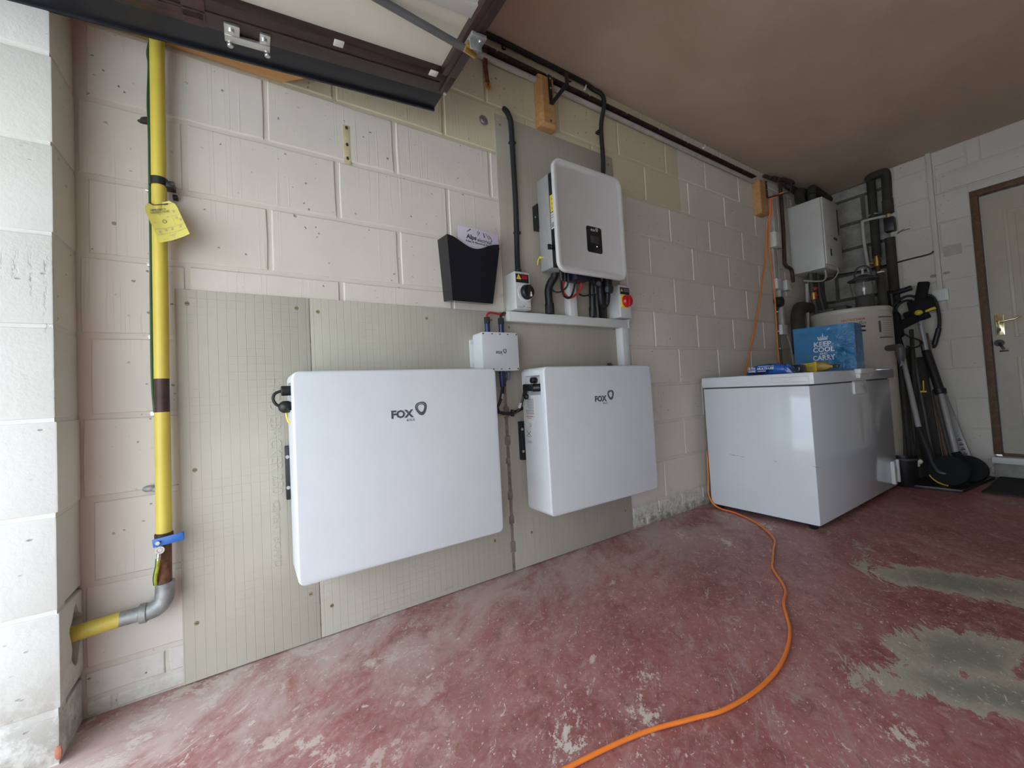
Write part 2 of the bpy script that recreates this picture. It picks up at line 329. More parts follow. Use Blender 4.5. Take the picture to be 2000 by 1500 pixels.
# ------------------------------------------------------------------ mesh helpers
class B:
    def __init__(s): s.v = []; s.f = []
    def add(s, vs, fs):
        o = len(s.v); s.v += [V(p) for p in vs]; s.f += [tuple(i+o for i in f) for f in fs]; return s
    def join(s, b): return s.add(b.v, b.f)
    def loft(s, rings, cap0=True, cap1=True, closed=True):
        n = len(rings[0]); vs = [p for r in rings for p in r]; fs = []
        for k in range(len(rings)-1):
            for i in range(n if closed else n-1):
                j = (i+1) % n; fs.append((k*n+i, k*n+j, (k+1)*n+j, (k+1)*n+i))
        if cap0: fs.append(tuple(range(n))[::-1])
        if cap1: fs.append(tuple(range((len(rings)-1)*n, len(rings)*n)))
        return s.add(vs, fs)
    def panel(s, c, ux, uy, w, h, depth, r=.004, bev=.002, n=4, seg=2, inset=None):
        """rounded slab: back centre c, lying in ux/uy, standing off along ux x uy by depth"""
        ux = V(ux).normalized(); uy = V(uy).normalized(); nz = ux.cross(uy); c = V(c)
        def ring(d, z): return [c+ux*a+uy*b+nz*z for a, b in rr(w-2*d, h-2*d, max(.0004, r-d), n)]
        rings = [ring(0, 0)]
        bev = min(bev, depth*.9)
        for k in range(seg+1):
            a = k/seg*PI/2; rings.append(ring(bev*(1-math.cos(a)), depth-bev+bev*math.sin(a)))
        if inset:
            for d, dz in inset: rings.append(ring(d, depth+dz))
        return s.loft(rings)
    def box(s, x0, x1, y0, y1, z0, z1, bev=0):
        if bev:   # chamfered
            c = [(x0, x1), (y0, y1), (z0, z1)]; bm = bmesh.new(); bmesh.ops.create_cube(bm, size=1)
            for v in bm.verts: v.co = V(((x0+x1)/2+v.co.x*(x1-x0), (y0+y1)/2+v.co.y*(y1-y0), (z0+z1)/2+v.co.z*(z1-z0)))
            bmesh.ops.bevel(bm, geom=list(bm.edges), offset=bev, segments=2, affect='EDGES', profile=.5)
            s.add([v.co.copy() for v in bm.verts], [tuple(v.index for v in f.verts) for f in bm.faces]); bm.free(); return s
        return s.add([(x0, y0, z0), (x1, y0, z0), (x1, y1, z0), (x0, y1, z0), (x0, y0, z1), (x1, y0, z1), (x1, y1, z1), (x0, y1, z1)],
                     [(3, 2, 1, 0), (4, 5, 6, 7), (0, 1, 5, 4), (1, 2, 6, 5), (2, 3, 7, 6), (3, 0, 4, 7)])
    def obox(s, p0, p1, wdir, w, d, bev=0.002):
        """bar from p0 to p1, w wide along wdir, d deep across"""
        p0 = V(p0); p1 = V(p1); ax = (p1-p0); L = ax.length; ax.normalize(); wd = V(wdir); wd = (wd-ax*wd.dot(ax)).normalized(); dd = ax.cross(wd)
        b = B().box(-w/2, w/2, -d/2, d/2, 0, L, bev)
        return s.add([p0+wd*q.x+dd*q.y+ax*q.z for q in b.v], b.f)
    def cyl(s, p0, p1, r0, r1=None, n=18, bev=0):
        p0 = V(p0); p1 = V(p1); r1 = r0 if r1 is None else r1; ax = (p1-p0).normalized()
        a = ax.orthogonal().normalized(); b = ax.cross(a)
        def ring(c, r): return [c+a*math.cos(2*PI*i/n)*r+b*math.sin(2*PI*i/n)*r for i in range(n)]
        if bev:
            return s.loft([ring(p0, r0-bev), ring(p0+ax*bev, r0), ring(p1-ax*bev, r1), ring(p1, r1-bev)])
        return s.loft([ring(p0, r0), ring(p1, r1)])
    def lathe(s, c, prof, ax=(0, 0, 1), n=28, cap0=True, cap1=True):
        c = V(c); ax = V(ax).normalized(); a = ax.orthogonal().normalized(); b = ax.cross(a)
        return s.loft([[c+ax*h+(a*math.cos(2*PI*i/n)+b*math.sin(2*PI*i/n))*r for i in range(n)] for r, h in prof], cap0, cap1)
    def tube(s, pts, r, n=10, sub=7, rf=None, smooth=True):
        P = [V(p) for p in pts]
        if smooth and len(P) > 2:
            Q = []
            for i in range(len(P)-1):
                p0 = P[max(0, i-1)]; p1 = P[i]; p2 = P[i+1]; p3 = P[min(len(P)-1, i+2)]
                for k in range(sub):
                    t = k/sub; Q.append(.5*((2*p1)+(p2-p0)*t+(2*p0-5*p1+4*p2-p3)*t*t+(3*p1-p0-3*p2+p3)*t**3))
            Q.append(P[-1]); P = Q
        rings = []; prev = None
        for i, p in enumerate(P):
            t = (P[min(i+1, len(P)-1)]-P[max(i-1, 0)]).normalized()
            if prev is None: a = t.orthogonal().normalized()
            else:
                a = prev-t*prev.dot(t)
                a = a.normalized() if a.length > 1e-6 else t.orthogonal().normalized()
            prev = a; b = t.cross(a); q = r*(rf(i) if rf else 1)
            rings.append([p+(a*math.cos(2*PI*k/n)+b*math.sin(2*PI*k/n))*q for k in range(n)])
        return s.loft(rings)
    def prism(s, pts, o, ux, uy, depth):
        o = V(o); ux = V(ux); uy = V(uy); nz = ux.cross(uy).normalized()
        a = [o+ux*x+uy*y for x, y in pts]
        return s.loft([a, [p+nz*depth for p in a]])
    def sphere(s, c, r, n=14, k=8, sc=(1, 1, 1)):
        c = V(c); rings = []
        for j in range(1, k):
            t = PI*j/k; rings.append([c+V((math.sin(t)*math.cos(2*PI*i/n)*r*sc[0], math.sin(t)*math.sin(2*PI*i/n)*r*sc[1], -math.cos(t)*r*sc[2])) for i in range(n)])
        return s.loft(rings)
    def text(s, body, o, ux, uy, w=None, h=None, depth=.0006, bold=0.0, shear=0.0, fit=True):
        cu = bpy.data.curves.new('t', 'FONT'); cu.body = body; cu.extrude = .5; cu.offset = bold; cu.resolution_u = 2; cu.shear = shear
        ob = bpy.data.objects.new('t', cu); COL.objects.link(ob)
        dg = bpy.context.evaluated_depsgraph_get(); me = bpy.data.meshes.new_from_object(ob.evaluated_get(dg))
        vs = [q.co.copy() for q in me.vertices]; fs = [tuple(p.vertices) for p in me.polygons]
        bpy.data.objects.remove(ob); bpy.data.curves.remove(cu); bpy.data.meshes.remove(me)
        x0 = min(q.x for q in vs); x1 = max(q.x for q in vs); y0 = min(q.y for q in vs); y1 = max(q.y for q in vs)
        kx = w/(x1-x0) if w else h/(y1-y0); ky = h/(y1-y0) if h else kx
        o = V(o); ux = V(ux).normalized(); uy = V(uy).normalized(); nz = ux.cross(uy)
        return s.add([o+ux*(q.x-x0)*kx+uy*(q.y-y0)*ky+nz*(q.z+.5)*depth for q in vs], fs)
    def ringlogo(s, c, ux, uy, R, depth=.0006, bands=((.77, 1.0), (.56, .73))):
        c = V(c); ux = V(ux).normalized(); uy = V(uy).normalized(); nz = ux.cross(uy); n = 36
        for k, (a, b) in enumerate(bands):
            def pt(i, q, z):
                t = 2*PI*i/n; rr_ = q*(1+.085*math.cos(3*t+1.5*PI-.45)); return c+ux*(math.cos(t)*rr_*R*.95)+uy*(math.sin(t)*rr_*R*1.05)+nz*z
            inn = [pt(i, a-.03*math.cos(2*PI*i/n+.9), depth) for i in range(n)]; out = [pt(i, b, depth) for i in range(n)]
            inb = [p-nz*depth for p in inn]; oub = [p-nz*depth for p in out]
            s.loft([oub, out, inn, inb], False, False)
        return s
def rr(w, h, r, n=4):
    r = min(r, w/2-.0001, h/2-.0001); P = []
    for cx, cy, a0 in ((w/2-r, h/2-r, 0), (-w/2+r, h/2-r, 90), (-w/2+r, -h/2+r, 180), (w/2-r, -h/2+r, 270)):
        for k in range(n+1):
            a = math.radians(a0+90*k/n); P.append((cx+r*math.cos(a), cy+r*math.sin(a)))
    return P
def cut(b, cutter):
    a = bpy.data.objects.new('a', tomesh(b)); c = bpy.data.objects.new('c', tomesh(cutter)); COL.objects.link(a); COL.objects.link(c)
    md = a.modifiers.new('b', 'BOOLEAN'); md.object = c; md.operation = 'DIFFERENCE'; md.solver = 'EXACT'
    dg = bpy.context.evaluated_depsgraph_get(); me = bpy.data.meshes.new_from_object(a.evaluated_get(dg))
    r = B().add([v.co.copy() for v in me.vertices], [tuple(p.vertices) for p in me.polygons])
    bpy.data.objects.remove(a); bpy.data.objects.remove(c); return r
def tomesh(b, org=V((0, 0, 0)), smooth=35):
    me = bpy.data.meshes.new('m'); me.from_pydata([tuple(p-org) for p in b.v], [], b.f)
    bm = bmesh.new(); bm.from_mesh(me)
    if smooth and smooth > 45: bmesh.ops.remove_doubles(bm, verts=bm.verts, dist=1e-6)
    bmesh.ops.recalc_face_normals(bm, faces=bm.faces); bm.to_mesh(me); bm.free()
    if smooth: me.shade_smooth(); me.set_sharp_from_angle(angle=math.radians(smooth))
    me.update(); return me
ORG = {}
def _link(name, me, loc, parent):
    o = bpy.data.objects.new(name, me); COL.objects.link(o); o.location = loc
    if parent is not None: o.parent = parent
    return o
def tag(o, label=None, cat=None, group=None, kind=None):
    if label: o['label'] = label
    if cat: o['category'] = cat
    if group: o['group'] = group
    if kind: o['kind'] = kind
    return o
def thing(name, label, cat, loc, group=None):
    o = bpy.data.objects.new(name, None); COL.objects.link(o); o.location = loc; o.empty_display_size = .05
    ORG[o] = V(loc); return tag(o, label, cat, group)
def part(name, b, mt, parent, label=None, smooth=35):
    org = ORG[parent]; me = tomesh(b, org, smooth); me.materials.append(mt)
    o = _link(name, me, (0, 0, 0), parent); ORG[o] = org
    if label: o['label'] = label
    return o
def single(name, b, mt, label, cat, group=None, kind=None, smooth=35):
    n = len(b.v); x = sum(p.x for p in b.v)/n; y = sum(p.y for p in b.v)/n; z = min(p.z for p in b.v)
    me = tomesh(b, V((x, y, z)), smooth); me.materials.append(mt)
    o = _link(name, me, (x, y, z), None); ORG[o] = V((x, y, z)); return tag(o, label, cat, group, kind)
def struct(name, b, mt, parent=None, smooth=35):
    me = tomesh(b, V((0, 0, 0)), smooth); me.materials.append(mt)
    o = _link(name, me, (0, 0, 0), parent); ORG[o] = V((0, 0, 0))
    if parent is None: o['kind'] = 'structure'
    return o

X_, Y_, Z_ = (1, 0, 0), (0, 1, 0), (0, 0, 1)
NEGX, NEGY = (-1, 0, 0), (0, -1, 0)
# ------------------------------------------------------------------ structure
CEIL = 2.48
struct('floor', B().box(-.80, 4.9, -3.6, .2, -.12, 0), M_FLOOR)
struct('driveway', B().box(-14, -.80, -10, 8, -.16, -.03), M_DRIVE)
struct('ceiling', B().box(-.80, 4.9, -3.6, .2, CEIL, 2.62), M_CEIL)
wall_left = struct('wall_left', B().box(-.80, 4.9, .0045, .2, 0, CEIL), M_MORTAR)
struct('wall_right', B().box(-.80, 4.9, -3.6, -3.4, 0, CEIL), M_RAW)

_bc = {}
def block_mesh(w, h, mt, var, d=.0045, jit=.0016, ch=.004):
    key = (round(w, 3), round(h, 3), mt.name, var, d)
    if key in _bc: return _bc[key]
    rnd = random.Random(hash((round(w, 3), round(h, 3), var)) & 0xffff)
    nx = 4 if w > .3 else 2
    P = [(-w/2+w*i/nx, -h/2) for i in range(nx)]+[(w/2, -h/2), (w/2, 0)]+[(w/2-w*i/nx, h/2) for i in range(nx)]+[(-w/2, h/2), (-w/2, 0)]
    P = [(x+rnd.uniform(-jit, jit), z+rnd.uniform(-jit, jit)) for x, z in P]
    o = [(x, d, z) for x, z in P]; kx = 1-2*ch/w; kz = 1-2*ch/h
    mid = [(x*(1-ch/w), .001, z*(1-ch/h)) for x, z in P]; i = [(x*kx, 0, z*kz) for x, z in P]
    b = B().loft([o, mid, i], False, True)
    me = tomesh(b, V((0, 0, 0)), 25); me.materials.append(mt); _bc[key] = me; return me
def lay(parent, origin, rotz, u0, u1, z0, z1, base, pitch_h, pitch_w, offs, mt, name='block', joint=.014, gaps=(), flush=None):
    """running bond of blocks on a wall plane; u runs along the wall"""
    R = Matrix.Rotation(rotz, 3, 'Z'); k = 0; cnt = 0
    z = base
    while z < z1-.02:
        zb, zt = max(z, z0), min(z+pitch_h, z1); off = offs[k % 2]
        u = off+math.floor((u0-off)/pitch_w)*pitch_w
        while u < u1-.01:
            a, b = max(u, u0), min(u+pitch_w, u1)
            if b-a > .04 and zt-zb > .02 and not any(ga < (a+b)/2 < gb and gc < (zb+zt)/2 < gd for ga, gb, gc, gd in gaps):
                ww, hh = b-a-joint, zt-zb-joint
                o = bpy.data.objects.new(name, block_mesh(ww, hh, mt, cnt % 3, flush or .0045)); COL.objects.link(o)
                o.location = V(origin)+R @ V(((a+b)/2, 0, (zb+zt)/2)); o.rotation_euler = (0, 0, rotz); o.parent = parent
                cnt += 1
            u += pitch_w
        z += pitch_h; k += 1
# main wall: blocks 450 x 225 grid from z = .122, two courses of brick at the foot
lay(wall_left, (0, 0, 0), 0, -.469, 4.6, .122, CEIL, .122, .225, .45, (.225, 0.), M_WALL)
lay(wall_left, (0, 0, 0), 0, -.469, 4.6, 0, .122, -.028, .075, .225, (.04, .155), M_BRICK, 'brick', .010)
# back wall: painted part with the door, and the bare block recess in the corner
wall_back = struct('wall_back', B().box(4.5045, 4.9, -.935, -.51, 0, CEIL).box(4.5045, 4.9, -3.4, -1.86, 0, CEIL).box(4.5045, 4.9, -1.86, -.935, 2.14, CEIL).box(4.5045, 4.9, -1.86, -.935, 0, .105), M_BACKM)
R90 = -PI/2
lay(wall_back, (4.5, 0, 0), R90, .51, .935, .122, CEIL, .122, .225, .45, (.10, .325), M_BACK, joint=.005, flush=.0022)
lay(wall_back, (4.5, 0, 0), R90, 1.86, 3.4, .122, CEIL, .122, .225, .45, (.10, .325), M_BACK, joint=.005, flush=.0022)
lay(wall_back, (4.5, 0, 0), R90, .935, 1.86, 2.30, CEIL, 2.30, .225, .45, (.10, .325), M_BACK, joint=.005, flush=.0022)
part('lintel', B().box(4.494, 4.52, -1.9, -.80, 2.155, 2.295, .003), M_BACK, wall_back)
part('filler_patch', B().box(4.4985, 4.5, -.875, -.785, 1.655, 1.735, .0005), mat('grey_filler', (.42, .40, .36), .8, var=.1, vs=20), wall_back, 'grey filler patch')
part('return_edge', B().box(4.502, 4.62, -.516, -.508, 0, CEIL), M_BACK, wall_back)
part('step_face', B().box(4.496, 4.51, -1.86, -.93, 0.0, .10, .004), M_RAW, wall_back)
wall_recess = struct('wall_recess', B().box(4.608, 4.9, -.51, .0, 0, CEIL), M_RAWM)
lay(wall_recess, (4.6, 0, 0), R90, 0, .51, 0, CEIL, .122-.225, .225, .45, (.33, .105), M_RAW, joint=.026)
# front: pier beside the opening, lintel above, far jamb
wall_front = struct('wall_front', B().box(-.796, -.4725, -.1445, .004, 0, .10).box(-.796, -.515, -.1445, .004, .10, .36).box(-.796, -.4725, -.1445, .004, .36, CEIL).box(-.515, -.4725, -.1445, -.100, .10, .36), M_PIER)
for k in range(-1, 11):
    z0 = max(0, .122+.225*k); z1 = min(CEIL, .122+.225*(k+1))
    if k == -1: z0, z1 = 0, .115
    rnd = random.Random(k)
    b = B().box(-.80, -.469+rnd.uniform(-.002, .002), -.148+rnd.uniform(-.0015, .0015), .002, z0+.0045, z1-.0045, .004)
    if k == 0:   # a ragged hole hacked through the block for the gas pipe
        hp = [((.040+.008*math.sin(3*t+1)+.006*math.sin(5*t))*math.cos(t), (.072+.014*math.cos(4*t)+.010*math.sin(2*t+1))*math.sin(t)) for t in [2*PI*i/22 for i in range(22)]]
        b = cut(b, B().prism(hp, (-.512, -.048, .246), (0, 1, 0), (0, 0, 1), .08))
    part('block' if k >= 0 else 'brick', b, M_PIER, wall_front)
part('overhead_beam', B().box(-.80, -.47, -3.4, -.149, 2.06, CEIL), M_RENDER, wall_front)
part('far_jamb', B().box(-.80, -.47, -3.4, -3.15, 0, 2.06), M_RENDER, wall_front)
part('brick_chip', B().sphere((-.472, -.1485, .028), .014, 10, 6, (.5, .25, 1.2)), M_SOIL, wall_front, 'exposed orange brick chip')
# internal door
door = struct('door_1', B().box(4.55, 4.59, -1.83, -.975, .165, 2.045, .003), M_DOORW)
for (ya, yb, za, zb) in ((-1.37, -1.07, .30, .86), (-1.37, -1.07, 1.0, 1.92), (-1.75, -1.45, .30, .86), (-1.75, -1.45, 1.0, 1.92)):
    bb = B()
    for d, w_, h_ in ((0, .018, .006),):
        bb.box(4.546, 4.552, ya, ya+w_, za, zb, .002).box(4.546, 4.552, yb-w_, yb, za, zb, .002).box(4.5463, 4.5523, ya+.001, yb-.001, za+.0004, za+w_, .002).box(4.5463, 4.5523, ya+.001, yb-.001, zb-w_, zb-.0004, .002)
    part('panel_moulding', bb, M_DOORW, door)
    part('raised_panel', B().box(4.5465, 4.552, ya+.05, yb-.05, za+.05, zb-.05, .003), M_DOORW, door)
part('door_frame', B().box(4.49, 4.60, -.972, -.935, .165, 2.088, .003).box(4.49, 4.60, -1.86, -1.823, .165, 2.088, .003).box(4.4905, 4.5995, -1.8595, -.9355, 2.05, 2.089, .003).box(4.545, 4.60, -1.83, -.965, .15, .172, .002), M_WOODB, door)
part('head_strip', B().box(4.488, 4.60, -1.87, -.93, 2.091, 2.14, .003), M_BACK, door)
part('sill', B().box(4.465, 4.62, -1.88, -.925, .105, .15, .004), M_WPLAST, door, 'white painted sill under the door')
hpl = part('handle_plate', B().panel((4.549, -1.01, 1.095), (0, -1, 0), Z_, .042, .15, .008, .004, .002), M_BRASSP, door, 'shiny gold back plate')
part('lever', B().tube([(4.542, -1.005, 1.12), (4.50, -1.005, 1.12), (4.495, -1.02, 1.115), (4.495, -1.06, 1.12), (4.495, -1.085, 1.125), (4.493, -1.105, 1.14)], .006, 10), M_BRASSP, hpl)
part('keyhole', B().panel((4.541, -1.01, 1.06), (0, -1, 0), Z_, .008, .022, .001, .003, .0004), M_BLACK, hpl)
lk = part('lower_lock', B().cyl((4.55, -1.0, .965), (4.54, -1.0, .965), .024, n=20, bev=.002), M_SHADE, door, 'dark round lock rosette')
part('key', B().obox((4.535, -1.0, .965), (4.525, -1.02, .915), (0, 1, 0), .014, .004).obox((4.53, -1.0, .905), (4.528, -1.04, .905), (0, 0, 1), .01, .004), M_BLACK, lk)

# ------------------------------------------------------------------ cement boards on the wall
def board(x0, x1, z0, z1, mt, label, screws, y=-.006):
    b = thing('cement_board', label, 'wall board', ((x0+x1)/2, 0, z0), 'cement boards screwed to the block wall')
    part('sheet', B().box(x0, x1, y, -.0004, z0, z1, .0008), mt, b)
    for (sx, sz) in screws:
        s = part('screw', B().cyl((sx, y-.0012, sz), (sx, y+.002, sz), .0065, n=12, bev=.0008), M_SCREW, b)
        part('screw_slot', B().box(sx-.004, sx+.004, y-.0016, y-.001, sz-.0008, sz+.0008), M_BLACK, s)
    return b
b1 = board(-.258, .112, .004, 1.168, M_BOARD, 'narrow grey gridded cement board beside the yellow pipe', [(-.228, 1.125), (.072, 1.13), (-.22, .62), (-.225, .17), (.085, .16)])
b2 = board(.1145, .905, .004, 1.168, M_BOARD, 'wide grey gridded cement board behind the left white battery', [(.14, 1.122), (.55, 1.12), (.86, 1.13), (.15, .1), (.82, .16)])
b3 = board(.922, 1.713, .004, 1.168, M_BOARDP, 'plain brownish cement board behind the right white battery', [(.955, 1.1), (1.66, 1.12), (1.66, .12), (1.02, .15)])
b4 = board(.937, 1.736, 1.1715, 2.108, M_BOARDP, 'plain upper cement board behind the tall grey inverter', [(.965, 2.06), (1.70, 2.06), (.965, 1.25)])
part('embossed_lettering', B().text('HARDIEBACKER 250', (-.021, -.006, .895), (0, 0, -1), X_, .385, .034, .0018).text('CEMENT BOARD', (-.020, -.006, .490), (0, 0, -1), X_, .215, .021, .0018), M_BOARD, b1)
sb = B().box(.9055, .9215, -.0025, 0, .004, 1.168)
for i in range(9): z = .06+i*.125+random.uniform(0, .06); sb.box(.899, .926+random.uniform(-.006, .004), -.0075-i*.00003, -.0045, z, z+random.uniform(.015, .05), .001)
single('board_joint', sb, M_SEAM, 'brown glue filled seam between the two lower wide boards', 'seam')

# ------------------------------------------------------------------ batteries
def fox(b, o, ux, uy, w, depth=.0008, ess=True, bold=.045, small=None):
    """lettering mark: word, rounded ring and small word under it; o = lower left of the word, w = width of word"""
    o = V(o); ux = V(ux); uy = V(uy); h = w*.36
    b.text('FOX', o, ux, uy, w, h, depth, bold); b.ringlogo(o+ux*(w*1.36)+uy*(h*1.06), ux, uy, w*.285, depth)
    s = B()
    if ess: s.text('ESS', o+ux*(w*.68)-uy*(h*.42), ux, uy, w*.36, h*.26, depth)
    return s
def battery(x0, x1, z0, z1, yb, yf, label, right):
    t = thing('wall_battery', label, 'battery', ((x0+x1)/2, yf/2, z0), 'white wall batteries on the cement boards')
    cx, cz = (x0+x1)/2, (z0+z1)/2; w, h = x1-x0, z1-z0
    case = B().panel((cx, yb, cz), X_, Z_, w, h, yb-yf, .022, .007, 6, 4)
    rz = .826
    case = cut(case, B().box(x0-.05, x0+.028, -.172, -.066, rz-.042, rz+.042, .006))
    part('case', case, M_CASE, t)
    pl = B(); sm = fox(pl, (x0+.411*w, yf, .735), X_, Z_, .078); pl.join(sm)
    part('brand_lettering', pl, M_LETTER, t, 'charcoal word and ring mark')
    rec = part('socket_panel', B().box(x0+.0265, x0+.030, -.170, -.068, rz-.040, rz+.040), M_GPLAST, t, 'grey recessed socket panel')
    part('socket_cap', B().cyl((x0+.026, -.112, rz+.022), (x0-.002, -.112, rz+.022), .013, n=16, bev=.002), M_BLACK, rec)
    part('switch', B().box(x0+.022, x0+.027, -.166, -.160, rz-.02, rz+.03, .001).box(x0+.020, x0+.027, -.160, -.142, rz+.002, rz+.008, .001), M_BLACK, rec)
    part('cap_strap', B().tube([(x0+.01, -.113, rz+.010), (x0+.012, -.118, rz-.0), (x0+.008, -.122, rz-.016)], .002, 6), M_BLACK, rec)
    part('wall_bracket', B().box(x0-.012, x1-.2, -.030, -.0062, .49, .665, .002).box(x0+.02, x1-.02, yb-.002, -.028, .52, .64), M_BLACK, t, 'black hanging bracket')
    for zz in (.53, .63): part('bracket_bolt', B().cyl((x0-.006, -.034, zz), (x0-.006, -.028, zz), .006, n=8), M_ZINC, t)
    return t
bat1 = battery(.033, .748, .269, .900, -.04, -.2, 'large white battery on the left, right of the yellow gas pipe', False)
bat2 = battery(.986, 1.692, .270, .902, -.04, -.2, 'second white battery on the right, nearest the chest freezer', True)
# connectors plugged into each battery's left side
rz = .826
part('plug', B().cyl((.058, -.115, .845), (.010, -.115, .845), .0155, n=16, bev=.002), M_BLACK, bat1)
part('plug', B().sphere((.022, -.115, .795), .020, 14, 8, (1.1, 1, 1)).cyl((.03, -.115, .795), (.055, -.115, .80), .010), M_BLACK, bat1)
part('plug_strap', B().tube([(.012, -.115, .845), (-.006, -.117, .838), (-.012, -.118, .822), (-.004, -.118, .804), (.012, -.115, .797)], .0045, 8), M_BLACKR, bat1)
part('earth_tail', B().tube([(.022, -.11, .782), (.024, -.112, .762), (.030, -.112, .745), (.040, -.11, .750)], .0028, 8), M_LABELY, bat1, 'thin yellow wire loop')
pg = part('plug', B().cyl((1.010, -.142, .815), (.985, -.118, .815), .017, n=14, bev=.002).obox((.985, -.132, .816), (.975, -.070, .818), (0, 0, 1), .030, .024, .004).cyl((.976, -.080, .813), (.974, -.066, .775), .011, .008), M_BLACK, bat2)
part('plug', B().sphere((.972, -.085, .778), .0135, 12, 8, (.8, 1, 1)), M_BLACK, bat2)
xs = .9852
lb = part('rating_label', B().box(xs, xs+.001, -.128, -.045, .672, .782, .0003).box(xs, xs+.001, -.104, -.042, .565, .672, .0003), M_WPLAST, bat2, 'white paper rating labels')
mk = B()
for i in range(13): mk.box(xs-.0004, xs+.0002, -.118, -.118+random.uniform(.03, .058), .765-i*.0055, .7668-i*.0055)
for i in range(3): mk.box(xs-.0004, xs+.0002, -.096, -.096+random.uniform(.012, .03), .655-i*.006, .6568-i*.006)
mk.lathe((xs-.0004, -.073, .635), [(.011, 0), (.011, .0006), (.008, .0006), (.008, 0)], X_, 16, False, False)
mk.obox((xs-.0003, -.09, .60), (xs-.0003, -.058, .625), Z_, .0022, .0006, 0).obox((xs-.0003, -.058, .60), (xs-.0003, -.09, .625), Z_, .0022, .0006, 0)
mk.box(xs-.0004, xs+.0002, -.082, -.066, .598, .600).box(xs-.0004, xs+.0002, -.09, -.06, .572, .574).box(xs-.0004, xs+.0002, -.09, -.068, .578, .580)
part('label_print', mk, M_LETTER, lb)['kind'] = 'stuff'
part('label_print', B().box(xs-.0004, xs+.0002, -.112, -.062, .688, .691).box(xs-.0004, xs+.0002, -.10, -.07, .681, .683), M_RED, lb)['kind'] = 'stuff'

# ------------------------------------------------------------------ inverter
inv = thing('inverter', 'grey rounded inverter with small black screen high on the board', 'inverter', (1.345, -.1, 1.326))
part('heat_sink', B().box(1.137, 1.550, -.124, -.040, 1.367, 1.808, .004), M_ALU, inv, 'bare grey rear body')
part('body', B().box(1.139, 1.548, -.177, -.122, 1.366, 1.806, .004), M_BLACK, inv, 'black middle section')
cov = part('front_cover', B().panel((1.3432, -.1745, 1.592), X_, Z_, .4575, .524, .0155, .05, .005, 8, 4, inset=((.020, 0), (.026, -.0035))), M_CASEI, inv)
dsp = part('display', B().panel((1.3525, -.1858, 1.506), X_, Z_, .101, .126, .0022, .012, .001, 5), M_BLACKG, inv, 'black touch display')
dl = B(); fox(dl, (1.331, -.1881, 1.546), X_, Z_, .029, .0004, False, .02)
part('brand_lettering', dl, M_GPLAST, dsp, 'white word mark')
part('screen', B().panel((1.354, -.1880, 1.506), X_, Z_, .056, .034, .0004, .003, .0002), M_SHADE, dsp)
part('status_led', B().cyl((1.366, -.1885, 1.475), (1.366, -.1878, 1.475), .0022, n=10), M_LED, dsp)
for i in range(4):
    ik = B(); ik.lathe((1.326+.018*i, -.1884, 1.464), [(.0045, 0), (.0045, .0006), (.003, .0006), (.003, 0)], Y_, 10, False, False)
    part('touch_key', ik, M_SHADE, dsp)
part('hanging_plate', B().box(1.131, 1.139, -.045, -.0062, 1.578, 1.70, .001).box(1.137, 1.55, -.045, -.0062, 1.58, 1.70, .001), M_BLACK, inv, 'black side hanging plate')
part('plate_screw', B().cyl((1.129, -.028, 1.64), (1.132, -.028, 1.64), .004, n=8), M_ZINC, inv)
xi = 1.1382
wl = part('warning_label', B().box(xi, xi+.001, -.165, -.129, 1.622, 1.70, .0003), M_LABELY, inv, 'yellow warning sticker')
DYP = mat('dark_yellow_print', (.42, .30, .02), .5)
for i in range(3):
    for j in range(2): part('warning_triangle', B().prism([(0, 0), (.010, 0), (.005, .010)], (xi-.0002, -.135-.015*j, 1.634+.022*i), (0, -1, 0), Z_, .0004), DYP, wl)
dl = part('data_label', B().box(xi, xi+.001, -.165, -.129, 1.542, 1.618, .0003), M_WPLAST, inv, 'white data sticker')
b_ = B()
for zz, hh in ((1.604, .002), (1.594, .002), (1.562, .003), (1.556, .003), (1.550, .003), (1.568, .003)): b_.box(xi-.0004, xi+.0002, -.163, -.133, zz, zz+hh)
b_.cyl((xi-.0005, -.153, 1.611), (xi+.0002, -.153, 1.611), .0035, n=10)
part('label_print', b_, mat('blue_black_print', (.03, .03, .10), .5), dl)['kind'] = 'stuff'
part('rotary_switch', B().cyl((1.140, -.142, 1.452), (1.112, -.142, 1.452), .010, n=14, bev=.002).box(1.100, 1.115, -.147, -.137, 1.440, 1.464, .002), M_BLACK, inv, 'black side isolating knob')
part('earth_stud', B().cyl((1.138, -.060, 1.432), (1.126, -.060, 1.432), .005, n=10), M_ZINC, inv)
part('earth_lug', B().cyl((1.134, -.060, 1.432), (1.120, -.050, 1.433), .0065, n=10).tube([(1.122, -.052, 1.432), (1.116, -.046, 1.42), (1.118, -.040, 1.405), (1.128, -.03, 1.40)], .0028, 6), M_LABELY, inv, 'yellow earth lug')
# sockets and plugs under the body
for px, py in ((1.185, -.125), (1.207, -.125), (1.228, -.125)):
    g = part('solar_plug', B().cyl((px, py, 1.374), (px, py, 1.33), .0075, n=12, bev=.001).cyl((px, py, 1.352), (px, py, 1.308), .0095, .008, n=12), mat('bluish_black_plastic', (.02, .025, .03), .4) if px < 1.19 else M_BLACK, inv)
part('terminal_block', B().box(1.255, 1.345, -.15, -.08, 1.318, 1.376, .004).box(1.352, 1.40, -.14, -.085, 1.335, 1.376, .003), mat('deep_navy_plastic', (.014, .014, .035), .45), inv)
part('aerial_stick', B().box(1.395, 1.425, -.13, -.10, 1.315, 1.376, .004).cyl((1.41, -.13, 1.312), (1.41, -.146, 1.312), .016, n=16, bev=.002).cyl((1.408, -.125, 1.31), (1.408, -.125, 1.265), .008), M_BLACK, inv)
part('aerial_stick_face', B().cyl((1.41, -.146, 1.312), (1.41, -.1475, 1.312), .013, n=16), mat('slate_plastic', (.10, .105, .125), .4), inv)
